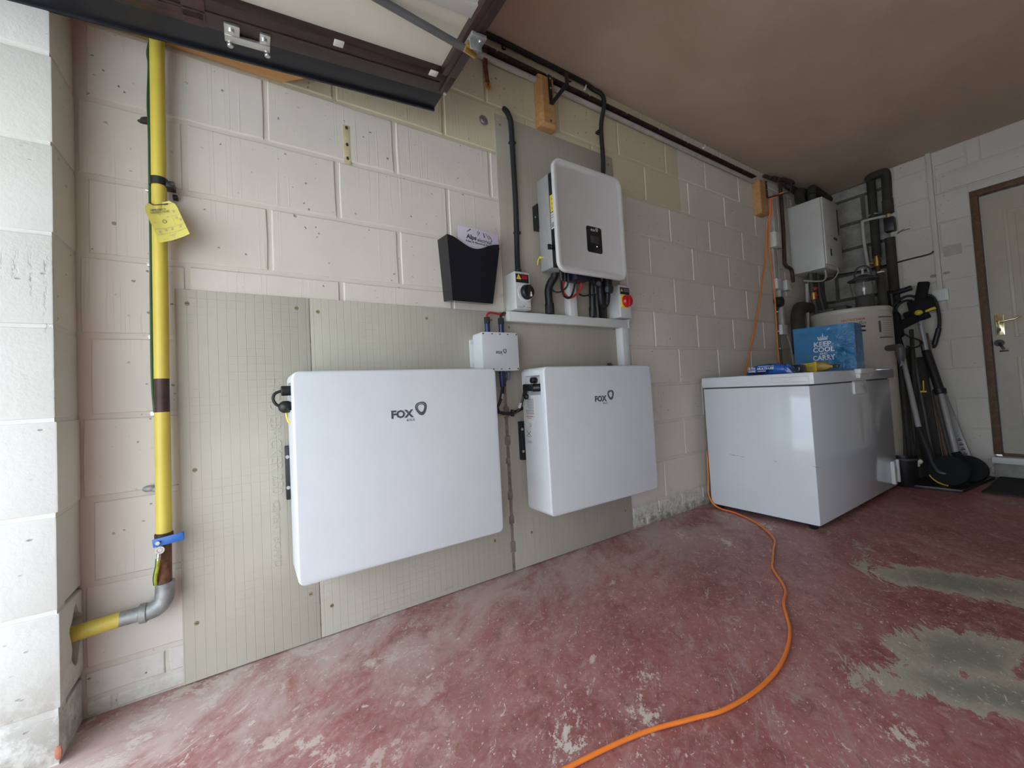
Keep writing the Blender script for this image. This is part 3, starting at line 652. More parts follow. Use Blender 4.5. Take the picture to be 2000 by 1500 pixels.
part('gland', B().cyl((1.525, -.10, 1.368), (1.525, -.10, 1.30), .024, n=14, bev=.003).cyl((1.525, -.10, 1.312), (1.525, -.10, 1.285), .029, .024, n=10).cyl((1.545, -.08, 1.338), (1.50, -.08, 1.338), .012, n=10), M_BLACK, inv)

# conduits and leads below the inverter
def corr(i): return 1.0 if i % 2 else .93
def conduit(pts, label, r=.019, gl=None):
    t = thing('flexible_conduit', label, 'cable conduit', pts[-1], 'black corrugated conduits under the inverter')
    part('hose', B().tube(pts, r, 14, 14, corr), M_CONDUIT, t)
    p = V(pts[-1]); part('gland', B().cyl(p+V((0, 0, .055)), p, r*1.18, n=10, bev=.003), M_BLACK, t)
    return t
conduit([(1.215, -.052, 1.372), (1.205, -.052, 1.345), (1.182, -.052, 1.318), (1.166, -.05, 1.28), (1.168, -.048, 1.22), (1.172, -.045, 1.1645)], 'left thick black conduit curving from inverter into the trunking')
conduit([(1.43, -.075, 1.374), (1.446, -.07, 1.35), (1.452, -.06, 1.30), (1.458, -.05, 1.22), (1.463, -.045, 1.1645)], 'middle straight black conduit from inverter into the trunking', .017)
conduit([(1.41, -.11, 1.366), (1.438, -.11, 1.352), (1.458, -.105, 1.318), (1.466, -.10, 1.27), (1.482, -.092, 1.232), (1.508, -.085, 1.222), (1.528, -.085, 1.242), (1.532, -.09, 1.295)][0:8], 'looped black conduit hanging under the inverter by the rotary isolator', .015)
single('cable_duct', B().box(1.546, 1.590, -.030, -.0064, 1.1645, 1.372, .003), M_BLACK, 'flat black duct behind the red and yellow isolator', 'cable duct')
single('red_lead', B().tube([(1.335, -.10, 1.318), (1.332, -.098, 1.292), (1.312, -.095, 1.268), (1.28, -.094, 1.247), (1.25, -.093, 1.243), (1.225, -.094, 1.26), (1.212, -.10, 1.282), (1.207, -.12, 1.31)], .0055, 8), M_REDC, 'short red lead looping under the inverter', 'cable')
single('black_lead', B().tube([(1.29, -.105, 1.318), (1.286, -.10, 1.29), (1.272, -.098, 1.256), (1.25, -.097, 1.238), (1.222, -.097, 1.245), (1.207, -.10, 1.27), (1.195, -.11, 1.285), (1.186, -.123, 1.31)], .005, 8), M_BLACK, 'thin black lead tied to the red lead under the inverter', 'cable')
single('black_lead', B().tube([(1.228, -.123, 1.312), (1.226, -.115, 1.288), (1.212, -.10, 1.27), (1.195, -.085, 1.264), (1.182, -.07, 1.272), (1.173, -.062, 1.29)], .0042, 8), M_BLACK, 'thin black lead running into the left thick conduit', 'cable')
single('signal_lead', B().tube([(1.32, -.098, 1.262), (1.35, -.095, 1.258), (1.38, -.098, 1.262), (1.40, -.11, 1.262), (1.408, -.12, 1.272)], .0045, 8), M_BLACK, 'horizontal thin black lead below the inverter terminals', 'cable')

# ------------------------------------------------------------------ isolators
def isolator(x0, x1, z0, z1, yf, label, rotary):
    t = thing('rotary_isolator', label, 'switch', ((x0+x1)/2, -.01, z0)); cx, cz = (x0+x1)/2, (z0+z1)/2; w, h = x1-x0, z1-z0
    part('base', B().panel((cx, -.0064, cz), X_, Z_, w, h, -.0064-yf*.5, .006, .002), M_GPLAST, t)
    lid = part('lid', B().panel((cx, yf*.5, cz), X_, Z_, w, h, -yf*.5, .006, .006, 4, 3), M_GPLAST, t)
    for zz in (z0+.014, z1-.01): part('lid_screw', B().cyl((cx, yf-.0008, zz), (cx, yf, zz), .004, n=10), M_ZINC, lid)
    return t, cx
iso1, cx = isolator(.945, 1.032, 1.1685, 1.340, -.085, 'pale grey rotary isolator with black knob left of the inverter', 1)
st = part('warning_sticker', B().box(.951, 1.022, -.0858, -.085, 1.289, 1.329, .0002), M_BLACK, iso1, 'black sticker with yellow triangle and red print')
part('triangle', B().prism([(0, 0), (.026, 0), (.013, .023)], (.954, -.0858, 1.304), X_, Z_, .0005), M_LABELY, st)
part('triangle_mark', B().prism([(0, 0), (.003, 0), (.002, .010), (.001, .010)], (.9655, -.0863, 1.308), X_, Z_, .0003), M_BLACK, st)
b_ = B()
for i in range(4): b_.box(.983, 1.018-random.uniform(0, .006), -.0862, -.0857, 1.3215-i*.005, 1.3245-i*.005)
part('sticker_print', b_, M_RED, st)
part('knob_ring', B().cyl((.998, -.085, 1.243), (.998, -.089, 1.243), .041, n=28, bev=.001), M_WPLAST, iso1, 'white dial ring')
kb = part('knob', B().cyl((1.002, -.089, 1.246), (1.002, -.112, 1.246), .034, .031, n=28, bev=.003).box(.996, 1.008, -.120, -.108, 1.218, 1.274, .002), M_BLACK, iso1)
part('pointer', B().prism([(0, 0), (.012, 0), (.008, .022), (.004, .022)], (.999, -.1205, 1.221), X_, Z_, .0006), M_WPLAST, kb)
b_ = B()
for xx in (.952, .958, .964, .970, .976, 1.004, 1.010, 1.016, 1.022): b_.box(xx, xx+.004, -.0857, -.085, 1.176, 1.180)
part('moulded_print', b_, M_LETTERG, iso1)
part('gland', B().cyl((.997, -.045, 1.34), (.997, -.043, 1.362), .016, n=12, bev=.002), M_BLACK, iso1)
iso2, cx = isolator(1.628, 1.722, 1.1685, 1.345, -.085, 'pale grey isolator with red knob on yellow plate', 0)
st = part('warning_sticker', B().box(1.634, 1.708, -.0858, -.085, 1.294, 1.331, .0002), M_BLACK, iso2, 'black sticker with a small triangle')
part('triangle', B().prism([(0, 0), (.018, 0), (.009, .016)], (1.638, -.0858, 1.309), X_, Z_, .0005), M_LABELY, st)
b_ = B()
for i in range(3): b_.box(1.662, 1.702, -.0862, -.0857, 1.321-i*.006, 1.3235-i*.006)
part('sticker_print', b_, M_LETTERG, st)
part('plate', B().panel((1.668, -.085, 1.256), X_, Z_, .066, .070, .005, .004, .001), M_LABELY, iso2, 'yellow dial plate')
part('knob', B().cyl((1.672, -.090, 1.256), (1.672, -.112, 1.256), .034, .030, n=28, bev=.003).box(1.664, 1.680, -.120, -.108, 1.230, 1.282, .003), M_RED, iso2, 'red rotary knob')

# ------------------------------------------------------------------ trunking
tr = thing('cable_trunking', 'white square cable trunking running under the isolators', 'trunking', (1.33, -.03, .90))
h1 = part('horizontal_run', B().box(.921, 1.731, -.050, -.0064, 1.120, 1.1645, .0015), M_WPLAST, tr)
part('cover_strip', B().box(.928, 1.731, -.0515, -.049, 1.123, 1.162, .0006), M_WPLAST, h1)
part('end_collar', B().box(1.724, 1.737, -.0525, -.0064, 1.117, 1.1665, .001), M_WPLAST, tr)
v1 = part('vertical_run', B().box(1.672, 1.722, -.052, -.0064, .9025, 1.121, .0015), M_WPLAST, tr)
part('vertical_run', B().box(1.302, 1.350, -.050, -.0064, 1.164, 1.375, .0015), M_WPLAST, tr)
b_ = thing('fixing_clips', 'three tiny dark plastic plugs poking above the right battery', 'wall plug', (1.59, -.006, .905))
for xx, zz in ((1.578, .915), (1.592, .926), (1.604, .917)): part('clip', B().cyl((xx, -.006, zz), (xx, -.03, zz), .0035, n=8).box(xx-.0025, xx+.0025, -.03, -.006, zz-.018, zz), M_SHADE, b_)

# ------------------------------------------------------------------ battery junction box
jb = thing('junction_box', 'small white junction box with dark lettering above the left battery', 'junction box', (.855, -.03, .895))
part('case', B().panel((.853, -.0064, .978), X_, Z_, .186, .166, .067, .010, .003, 5), M_CASE, jb)
lid = part('lid', B().panel((.853, -.0734, .978), X_, Z_, .187, .167, .010, .010, .003, 5), M_CASE, jb)
part('mounting_flange', B().panel((.766, -.0064, .976), X_, Z_, .05, .122, .006, .006, .002), M_CASE, jb)
for zz in (1.022, .930): part('flange_screw', B().cyl((.750, -.0124, zz), (.750, -.0145, zz), .005, n=10, bev=.0006), M_ZINC, jb)
for xx in (.768, .812, .852, .892, .938):
    for zz in (1.053, .903):
        b_ = B(); b_.box(xx-.004, xx+.004, -.0842, -.0832, zz-.002, zz+.002) if xx not in (.768, .938) else b_.cyl((xx, -.0842, zz), (xx, -.083, zz), .0035, n=8)
        part('lid_screw', b_, M_SHADE, lid)
pl = B(); sm = fox(pl, (.828, -.0834, .968), X_, Z_, .033, .0006); pl.join(sm)
part('brand_lettering', pl, M_LETTER, lid, 'charcoal word and ring mark')
for xx in (.816, .888):
    g = part('upper_gland', B().cyl((xx, -.042, 1.060), (xx, -.042, 1.112), .012, .011, n=12, bev=.001), M_NAVY, jb, 'navy cable gland')
    part('gland_nut', B().cyl((xx, -.042, 1.104), (xx, -.042, 1.132), .0135, n=8, bev=.001), M_BLACK, g)
for xx, yy, l in ((.872, -.05, .07), (.889, -.035, .068), (.912, -.042, .04)):
    part('lower_gland', B().cyl((xx, yy, .896), (xx, yy, .896-l), .0115 if l > .05 else .009, .010 if l > .05 else .006, n=12, bev=.002), M_NAVY if l > .05 else mat('slate_blue_gland', (.10, .11, .2), .35), jb, 'navy cable gland')
single('red_lead', B().tube([(.816, -.042, 1.128), (.818, -.042, 1.142), (.832, -.04, 1.153), (.86, -.036, 1.154), (.895, -.033, 1.151), (.925, -.03, 1.149)], .005, 8), M_REDC, 'short red lead from junction box into trunking end', 'cable')
single('black_lead', B().tube([(.888, -.042, 1.128), (.889, -.042, 1.138), (.899, -.038, 1.150), (.912, -.036, 1.158), (.926, -.03, 1.156)], .006, 8), M_BLACK, 'short black lead from junction box into trunking end', 'cable')
c1 = thing('battery_lead', 'black lead with white ferrule dropping beside left battery top corner', 'cable', (.87, -.04, .72))
part('sheath', B().tube([(.889, -.035, .832), (.884, -.036, .80), (.868, -.038, .765), (.845, -.04, .735), (.80, -.038, .70)], .0045, 8), M_BLACK, c1)
part('ferrule', B().cyl((.881, -.0362, .795), (.872, -.0375, .774), .0055, n=10), M_WPLAST, c1)
c2 = thing('battery_lead', 'black lead curving from right battery plug to behind left battery', 'cable', (.92, -.04, .70))
part('sheath', B().tube([(.872, -.05, .83), (.862, -.045, .78), (.850, -.04, .735), (.868, -.04, .712), (.905, -.04, .703), (.940, -.05, .712), (.958, -.06, .740), (.970, -.068, .778)], .0048, 8), M_BLACK, c2)
part('ferrule', B().cyl((.951, -.056, .728), (.960, -.061, .750), .006, n=10), M_WPLAST, c2)
part('sheath', B().tube([(.82, -.03, .73), (.86, -.032, .716), (.905, -.03, .706), (.95, -.03, .712), (.99, -.03, .725)], .0075, 8), M_BLACK, c2)
part('cable_tie', B().cyl((.930, -.03, .692), (.934, -.03, .722), .009, n=8), M_BLACK, c2)
single('earth_lead', B().tube([(.80, -.02, .695), (.87, -.02, .694), (.91, -.018, .70), (.945, -.015, .71)], .0018, 6), M_LABELY, 'thin yellow earth lead crossing the brown board seam', 'cable')

# ------------------------------------------------------------------ leaflet holder and card
lh = thing('leaflet_holder', 'black plastic leaflet holder with a wavy top', 'leaflet holder', (.75, -.04, 1.18))
def wav(s): return .020*math.cos(s*PI*2.0)*(1.0 if s < .75 else .85)-.004
N = 24; y0, y1 = -.004, -.085
fr = []; bk = []
for i in range(N+1):
    s = i/N; fr.append((s, wav(s)))
ftop = [(.622+(.873-.622)*s, y1, 1.432+q+.004*(1-s)) for s, q in fr]
fbot = [(.640+(.832-.640)*s, y1+.012, 1.186) for s, q in fr]
th = .0025
front = B().loft([ftop, [(a, b+th, c) for a, b, c in ftop]], False, False, False)
rows = 6
def rowpts(off):
    return [[(ftop[i][0]*(1-k/rows)+fbot[i][0]*k/rows, (ftop[i][1]*(1-k/rows)+fbot[i][1]*k/rows)+off, ftop[i][2]*(1-k/rows)+fbot[i][2]*k/rows) for i in range(N+1)] for k in range(rows+1)]
front.loft(rowpts(0), False, False, False).loft(rowpts(th), False, False, False)
part('front_wall', front, M_BLACKG, lh)
side = B()
for (xa, za, xb) in ((.617, 1.455, .622), (.890, 1.445, .873)):
    xbot_w = .632 if xa < .7 else .846; xbot_f = .640 if xa < .7 else .832
    q = [(xa, y0, za), (xb, y1, 1.452 if xa < .7 else 1.432), (xbot_f, y1+.012, 1.186), (xbot_w, y0, 1.196)]
    sg = 1 if xa < .7 else -1
    side.loft([[V(p) for p in q], [V(p)+V((th*sg, 0, 0)) for p in q]])
side.add([(.632, y0, 1.196), (.846, y0, 1.196), (.832, y1+.012, 1.186), (.640, y1+.012, 1.186)], [(0, 1, 2, 3)])
part('side_wall', side, M_BLACKG, lh)
part('back_wall', B().add([(.617, y0, 1.452), (.890, y0, 1.445), (.846, y0, 1.196), (.632, y0, 1.196), (.617, y0-.002, 1.452), (.890, y0-.002, 1.445), (.846, y0-.002, 1.196), (.632, y0-.002, 1.196)], [(0, 1, 2, 3), (7, 6, 5, 4), (0, 4, 5, 1), (1, 5, 6, 2), (2, 6, 7, 3), (3, 7, 4, 0)]), M_BLACK, lh)
ux = V((.2165, 0, -.013)).normalized(); uz = V((.013, 0, .2165)).normalized()
lf = thing('leaflet', 'lilac card printed with black mountain strokes in the black holder', 'leaflet', (.78, -.07, 1.39))
part('card', B().panel(V((.776, -.071, 1.446)), ux, uz, .199, .110, .0012, .004, .0003, 3), M_LEAF, lf)
o = V((.716, -.0723, 1.449))
t_ = B().text('Alps', o, ux, uz, .050, .026, .0005, .045).text('electrical', o+ux*.054+uz*.003, ux, uz, .070, .0165, .0005, .012)
t_.text('Solar & Electrical Solutions', o-uz*.0085-ux*.002, ux, uz, .150, .0085, .0005, .03)
for a, b, wd in (((.002, .028), (.018, .043), .0035), ((.047, .022), (.054, .038), .003), ((.043, .030), (.050, .043), .002), ((.070, .040), (.076, .022), .0045), ((.078, .042), (.096, .018), .0022), ((.091, .036), (.102, .024), .0028), ((.102, .028), (.108, .012), .0025)):
    p0 = o+ux*a[0]*1.18+uz*(a[1]*1.05+.004); p1 = o+ux*b[0]*1.18+uz*(b[1]*1.05+.004); wd *= 1.5; d = (p1-p0).normalized(); nn = d.cross(V((0, -1, 0)))*wd/2
    t_.loft([[p0-nn*.4, p0+nn*.4, p1+nn, p1-nn], [q+V((0, -.0005, 0)) for q in (p0-nn*.4, p0+nn*.4, p1+nn, p1-nn)]])
part('print', t_, M_LETTER, lf, 'black print and mountain strokes')

# ------------------------------------------------------------------ gas pipe
def PX(z): return -.289+.007*(z-.46)   # the pipe leans very slightly
py = -.045; R_ = .0178
gp = thing('gas_pipe', 'vertical yellow gas pipe turning into the pier near the floor', 'pipe', (-.29, py, .24))
part('yellow_sleeve', B().tube([(PX(z), py, z) for z in (.895, 1.2, 1.6, 2.0, 2.479)], R_, 20, 1, smooth=False), M_YELLOW, gp)
part('brown_band', B().tube([(PX(z), py, z) for z in (.798, .897)], R_*.97, 20, 1, smooth=False), M_BROWNST, gp, 'brown bare band')
part('yellow_sleeve', B().tube([(PX(z), py, z) for z in (.462, .60, .80)], R_*1.02, 20, 1, smooth=False), M_YELLOW, gp)
part('ring_mark', B().cyl((PX(1.905), py, 1.903), (PX(1.905), py, 1.909), R_*1.01, n=20), M_BLACK, gp)
part('steel_pipe', B().cyl((PX(.47), py, .47), (PX(.28), py, .315), R_*.95, n=20), M_RUST, gp, 'bare rusty section')
part('elbow', B().tube([(-.2895, py, .325), (-.2895, py, .300), (-.294, py, .275), (-.310, py, .259), (-.335, py, .254)], .0225, 18, 6).cyl((-.345, py, .254), (-.328, py, .254), .0255, n=18, bev=.002), M_GALV, gp, 'grey iron elbow')
part('nipple', B().cyl((-.39, py, .2535), (-.34, py, .254), .0185, n=18), M_GALV, gp)
part('yellow_sleeve', B().cyl((-.520, py-.006, .246), (-.383, py, .254), .0195, .0185, n=20, bev=.001), M_YELLOW, gp)
vb = part('valve_body', B().cyl((PX(.45), py, .462), (PX(.45), py, .430), .0215, n=12, bev=.002).cyl((PX(.45), py, .446), (PX(.45), py-.030, .446), .008, n=10), M_BROWNST, gp)
lv = part('lever', B().obox((-.309, -.078, .4440), (-.2405, -.085, .4520), Z_, .022, .003, .0012).box(-.2435, -.2405, -.085, -.070, .442, .462, .0008), M_BLUEL, gp, 'blue shut off lever')
part('lever_nut', B().cyl((-.297, -.080, .4455), (-.297, -.088, .4455), .0055, n=6), M_ZINC, lv)
part('bolt', B().cyl((-.2945, -.060, .4225), (-.2945, -.074, .4225), .006, n=6), M_ZINC, gp)
cl = part('pipe_clip', B().lathe((PX(1.467), py, 1.457), [(R_*1.02, 0), (R_*1.22, 0), (R_*1.22, .022), (R_*1.02, .022)], Z_, 20, False, False).box(-.268, -.245, -.058, -.020, 1.455, 1.474, .003).box(-.255, -.243, -.020, -.0005, 1.440, 1.452, .001), M_BLACK, gp, 'black pipe clip')
part('clip_screw', B().cyl((-.248, -.058, 1.464), (-.248, -.062, 1.464), .005, n=8), M_SHADE, cl)
ec = thing('earth_cable', 'thin green earth cable running up behind the yellow pipe', 'cable', (-.31, -.02, .5))
pts = [(-.305, -.03, .80), (-.3105, -.02, .90), (-.3095, -.018, 1.1), (-.307, -.018, 1.3), (-.3065, -.018, 1.45), (-.305, -.018, 1.62), (-.306, -.018, 1.72), (-.302, -.018, 1.83), (-.304, -.02, 1.87), (-.296, -.024, 1.92), (-.29, -.024, 2.0)]
part('sheath', B().tube(pts, .0042, 8), M_GREENC, ec)
for zz in (1.458, 1.235, 1.02, .797): part('cable_clip', B().box(-.318, -.300, -.012, 0, zz-.006, zz+.006, .001).cyl((-.316, -.012, zz), (-.316, -.014, zz), .003, n=8), M_ZINC, ec)
bl = thing('bonding_lead', 'short striped bonding wire bolted under the blue lever', 'cable', (-.3, -.06, .33))
part('sheath', B().tube([(-.298, -.074, .404), (-.300, -.072, .380), (-.306, -.066, .35), (-.307, -.055, .325), (-.305, -.045, .318)], .0042, 8), M_YGREEN, bl)
part('sheath', B().tube([(-.302, -.073, .40), (-.304, -.071, .380), (-.310, -.065, .35), (-.311, -.054, .325)], .0025, 8), M_GREENC, bl)
part('lug', B().lathe((-.2945, -.0755, .4225), [(.0065, 0), (.0105, 0), (.0105, .002), (.0065, .002)], Y_, 14, False, False).cyl((-.2965, -.074, .413), (-.298, -.074, .396), .0042, n=8), M_ZINC, bl)
for xx, zz, nm in ((-.318, 1.672, 'dark'), (-.322, .582, 'grey'), (-.27, .578, 'grey')): pass
single('mortar_fixing', B().sphere((-.309, -.006, 1.668), .016, 9, 6, (1.2, .6, .7)).sphere((-.322, -.004, 1.663), .010, 8, 5, (1.3, .6, .6)), M_DARK, 'dark broken fixing in the mortar left of the yellow pipe top', 'wall fixing')
single('mortar_fixing', B().sphere((-.324, -.005, .583), .014, 9, 6, (1.3, .6, .7)).sphere((-.312, -.005, .579), .009, 8, 5), M_GALV, 'grey crumbled fixing left of the yellow pipe above the lever', 'wall fixing')
# tag: a curved card with printed rows
tg = thing('warning_tag', 'curled pale yellow printed tag hanging on the gas pipe', 'tag', (-.27, -.07, 1.29))
tu = V((.048, 0, .017)).normalized(); tv = V((-.017, 0, .048)).normalized(); to = V((-.278, -.068, 1.278))
def tp(u, v, off=0):   # u 0..1 across, v 0..1 up
    k = (1-v); curl = -.032*k*k*(.4+u)+.010*math.sin(u*PI)
    return to+tu*(u*.076)+tv*(v*.118)+V((0, curl-.002-off, 0))-V((0, 0, 0))
cb = B(); n = 10
for off in (0, -.0006):
    rows_ = []
    for j in range(n+1):
        v = j/n; e = .0 if v < .88 else (v-.88)/.12*.16
        rows_.append([tp(e+(1-2*e)*i/n, v, off) for i in range(n+1)])
    cb.loft(rows_, False, False, False)
part('card', cb, M_TAG, tg)
pb = B()
def bar(u0, u1, v0, v1):
    a = [[tp(u0+(u1-u0)*i/4, v, .0008) for i in range(5)] for v in (v0, v1)]; pb.loft(a, False, False, False)
for (u0, u1, v0, v1) in ((.62, .9, .925, .94), (.05, .68, .34, .347), (.70, .705, .34, .82), (.05, .98, .20, .206), (.72, .98, .62, .626), (.72, .98, .34, .347),
    (.40, .60, .135, .145), (.44, .56, .10, .108), (.1, .15, .50, .51), (.55, .62, .62, .63), (.36, .40, .70, .715)): bar(u0, u1, v0, v1)
for i in range(7): bar(.15+i*.11, .20+i*.11, .05, .058)
for (uu, vv) in ((.12, .24), (.32, .26), (.52, .26), (.80, .27), (.80, .52), (.80, .70), (.90, .45)):
    for q in range(4): bar(uu, uu+.06+.02*(q % 2), vv+q*.016, vv+q*.016+.007)
part('print', pb, M_LETTERG, tg)
q0 = tp(.16, .74, .0009); q1 = tp(.66, .74, .0009); uu = (q1-q0).normalized()
pt = B().text('EMERGENCY', tp(.16, .80, .0016), uu, tv, .036, .0048, .0003, .02).text('CONTROL VALVE', tp(.12, .735, .0016), uu, tv, .043, .0048, .0003, .02)
pt.lathe(tp(.42, .52, .0012), [(.005, 0), (.005, .0004), (.0038, .0004), (.0038, 0)], (0, -1, 0), 14, False, False)
part('print', pt, M_LETTER, tg)
part('tie_loop', B().tube([tp(.35, .95, .001), (-.262, -.066, 1.400), (-.268, -.05, 1.406), (-.30, -.05, 1.402), (-.302, -.066, 1.395), tp(.33, .95, .001)], .0014, 6), M_SHADE, tg)

# ------------------------------------------------------------------ wall marks and fixings
single('drilled_hole', B().lathe((.879, -.0012, 2.057), [(.024, 0), (.016, .0014), (.010, -.003)], Y_, 14, True, True), M_GALV, 'round drilled core hole beside the upper board', 'hole')
ft = thing('old_fixing_strip', 'stained yellow strip with three old screw holes on the wall', 'wall mark', (.265, 0, 1.70))
part('stain', B().box(.252, .276, -.0012, 0, 1.69, 1.84, .0004), mat('yellowed_paint', (.60, .50, .30), .7, var=.1, vs=30), ft)
for zz in (1.83, 1.765, 1.712): part('screw_hole', B().sphere((.265, -.001, zz), .0055, 8, 6, (1, .4, 1.3)), M_DARK, ft)

# ------------------------------------------------------------------ timber, hooks and rail high on the wall
tb = thing('timber_plank', 'pine plank fixed along the wall above the yellow pipe', 'plank', (-.2, -.03, 1.925))
part('board', B().prism([(-.466, -.0005), (.051, -.0005), (.125, -.062), (-.250, -.062), (-.252, -.022), (-.312, -.022), (-.314, -.062), (-.466, -.062)], (0, 0, 1.925), X_, Y_, .16), M_WOOD, tb)
part('paper_strip', B().box(-.13, -.045, -.058, -.040, 1.9235, 1.926, .0004), M_WPLAST, tb, 'white paper strip')
t1 = thing('timber_block', 'upright pine block with black hook above the inverter', 'timber', (1.24, -.03, 2.11))
part('block', B().panel((1.238, -.0001, 2.2425), X_, Z_, .098, .265, .052, .003, .014, 2, 1), M_WOOD, t1)
part('knot', B().cyl((1.245, -.0515, 2.14), (1.245, -.053, 2.14), .006, n=10), M_DARK, t1)
t2 = thing('timber_block', 'small pine block with black hook near the boiler', 'timber', (3.42, -.03, 2.09))
part('block', B().panel((3.43, -.0001, 2.225), X_, Z_, .115, .27, .055, .003, .004, 2, 1), M_WOOD, t2)
def hook(pts, label, bx):
    h = thing('wall_hook', label, 'hook', pts[1], 'black pipe hooks on timber blocks')
    b = B()
    for a, c in zip(pts[:-1], pts[1:]): b.obox(a, c, X_, .020, .007, .001)
    part('strap', b, M_BLACK, h)
    for zz in (pts[0][2]-.02, pts[0][2]-.07): part('screw', B().cyl((bx, pts[0][1]-.004, zz), (bx, pts[0][1]-.007, zz), .004, n=8), M_ZINC, h)
hook([(1.247, -.0565, 2.372), (1.250, -.0565, 2.224), (1.262, -.160, 2.258), (1.259, -.162, 2.312)], 'black bent strap hook on the block above the inverter', 1.247)
hook([(3.47, -.0595, 2.36), (3.47, -.0595, 2.225), (3.475, -.215, 2.20), (3.475, -.222, 2.275)], 'black bent strap hook on the block near the boiler', 3.47)
rl = thing('door_track', 'brown steel angle track running along the wall top', 'track', (2.2, -.02, 2.38))
part('angle', B().box(.72, 3.375, -.006, 0, 2.385, 2.425, .001).box(.72, 3.375, -.038, -.003, 2.385, 2.392, .001), M_BROWNST, rl)
for i in range(9): xx = .95+i*.3; part('rivet', B().cyl((xx, -.0375, 2.3885), (xx, -.040, 2.3885), .004, n=8), M_ZINC, rl)
for xx in (1.5, 2.62): part('white_hook', B().tube([(xx, -.04, 2.402), (xx, -.052, 2.394), (xx, -.058, 2.402), (xx+.004, -.058, 2.415)], .004, 8), M_WPLAST, rl, 'small white cup hook')
single('conduit_pipe', B().tube([(.86, -.016, 2.352), (1.6, -.016, 2.356), (2.4, -.016, 2.352), (3.372, -.016, 2.350)], .014, 12), M_COND, 'painted horizontal pipe under the brown track', 'pipe')
hs = thing('hanging_strap', 'rusty brown strap hanging from the track beside the door corner', 'strap', (.9, -.02, 2.2))
part('bar', B().obox((.897, -.020, 2.388), (.892, -.020, 2.30), X_, .022, .008, .002).obox((.892, -.020, 2.305), (.899, -.020, 2.225), X_, .022, .008, .002), M_RUST, hs)
part('eye', B().lathe((.900, -.016, 2.215), [(.006, 0), (.016, 0), (.016, -.008), (.006, -.008)], Y_, 14, False, False), M_BRASS, hs)
# black cables on the wall
cbl = thing('power_cable', 'black cable dropping from a wall hole to the left isolator', 'cable', (1.02, -.02, 1.36))
part('sheath', B().tube([(1.001, .004, 2.155), (1.003, -.012, 2.135), (1.012, -.02, 2.105), (1.020, -.02, 2.07), (1.021, -.02, 1.92), (1.022, -.02, 1.70), (1.018, -.02, 1.55), (1.008, -.028, 1.44), (.997, -.042, 1.362)], .0125, 10), M_BLACKR, cbl)
for zz in (1.985, 1.55): part('cable_clip', B().box(1.008, 1.040, -.026, -.006, zz-.006, zz+.006, .002), M_BLACK, cbl)
c3 = thing('power_cable', 'black cable along the ceiling corner dropping to the inverter top', 'cable', (1.64, -.02, 1.83))
part('sheath', B().tube([(.70, -.02, 2.463), (.90, -.02, 2.463), (1.05, -.02, 2.465), (1.38, -.02, 2.466), (1.53, -.02, 2.466), (1.60, -.02, 2.455), (1.638, -.045, 2.42), (1.645, -.05, 2.36), (1.640, -.024, 2.25), (1.641, -.022, 2.05), (1.62, -.025, 1.93), (1.55, -.05, 1.80)], .0115, 10), M_BLACKR, c3)
for xx in (1.0, 1.42): part('cable_clip', B().tube([(xx, -.012, 2.452), (xx, -.014, 2.438), (xx+.004, -.020, 2.432), (xx+.012, -.020, 2.436)], .004, 6), M_BLACK, c3)
part('cable_clip', B().box(1.615, 1.65, -.026, -.001, 2.215, 2.228, .002), M_BLACK, c3)

# ------------------------------------------------------------------ up and over garage door, lifted
gd = thing('garage_door', 'raised garage door with brown frame and cream inner panel', 'garage door', (-.4, -1.3, 1.80))
sl = math.atan(.09); EX = V((math.cos(sl), 0, math.sin(sl))); EY = V((0, 1, 0)); EZ = V((-math.sin(sl), 0, math.cos(sl))); DO = V((.567, -.239, 1.894))
def D(u, v, w_): return DO+EX*u+EY*v+EZ*w_
def dbox(u0, u1, v0, v1, w0, w1, bev=0):
    b = B().box(u0, u1, v0, v1, w0, w1, bev); b.v = [D(*p) for p in b.v]; return b
part('outer_skin', dbox(-2.02, .0, -2.85, .090, .040, .050), M_DOORBK, gd)
part('inner_panel', dbox(-1.99, -.03, -2.83, -.04, .026, .036), M_DOORPN, gd)
part('side_rail', dbox(-2.0, .0, -.096, -.004, 0, .03, .004).join(dbox(-2.0, -.05, -.060, -.052, -.003, .005, .001)), M_DOORBR, gd)
part('side_rail', dbox(-2.0, .0, -2.85, -2.766, 0, .03, .004), M_DOORBR, gd)
part('end_rail', dbox(-.056, .0, -2.766, -.088, 0, .03, .004).join(dbox(-.034, -.024, -2.766, -.02, -.003, .004, .001)), M_DOORBR, gd)
part('end_rail', dbox(-2.0, -1.945, -2.766, -.088, 0, .03, .004), M_DOORBR, gd)
part('joint_sleeve', dbox(-.765, -.715, -.092, -.006, -.003, .004, .001).join(dbox(-1.95, -.72, -.05, -.028, -.003, .002, .001)), M_BROWNST, gd)
part('cross_rail', dbox(-.775, -.715, -2.766, -.088, .0, .028, .003), M_DOORBR, gd)
part('edge_strip', dbox(-2.0, -.004, -.004, .094, .012, .020, .003).join(dbox(-2.0, -.004, .086, .094, .004, .02, .001)), M_DOORBK, gd)
hb = part('hinge_plate', dbox(-.676, -.640, -.046, .006, -.008, 0, .001).join(dbox(-.592, -.566, -.046, .006, -.008, 0, .001)).join(dbox(-.676, -.566, -.012, .012, -.010, -.002, .001)), M_ZINC, gd, 'galvanised bolted plate')
for u, v in ((-.660, -.030), (-.582, -.030), (-.664, .020), (-.572, .020)):
    part('bolt', B().cyl(D(u, v, -.004), D(u, v, -.016), .008, n=10, bev=.002), M_ZINC, hb)
for u, v in ((-.39, -.088), (-.086, -.088), (-.83, -.088)): part('panel_clip', dbox(u-.014, u+.014, v-.012, v+.010, -.004, .0, .001), M_BATTEN, gd, 'small pale panel clip')
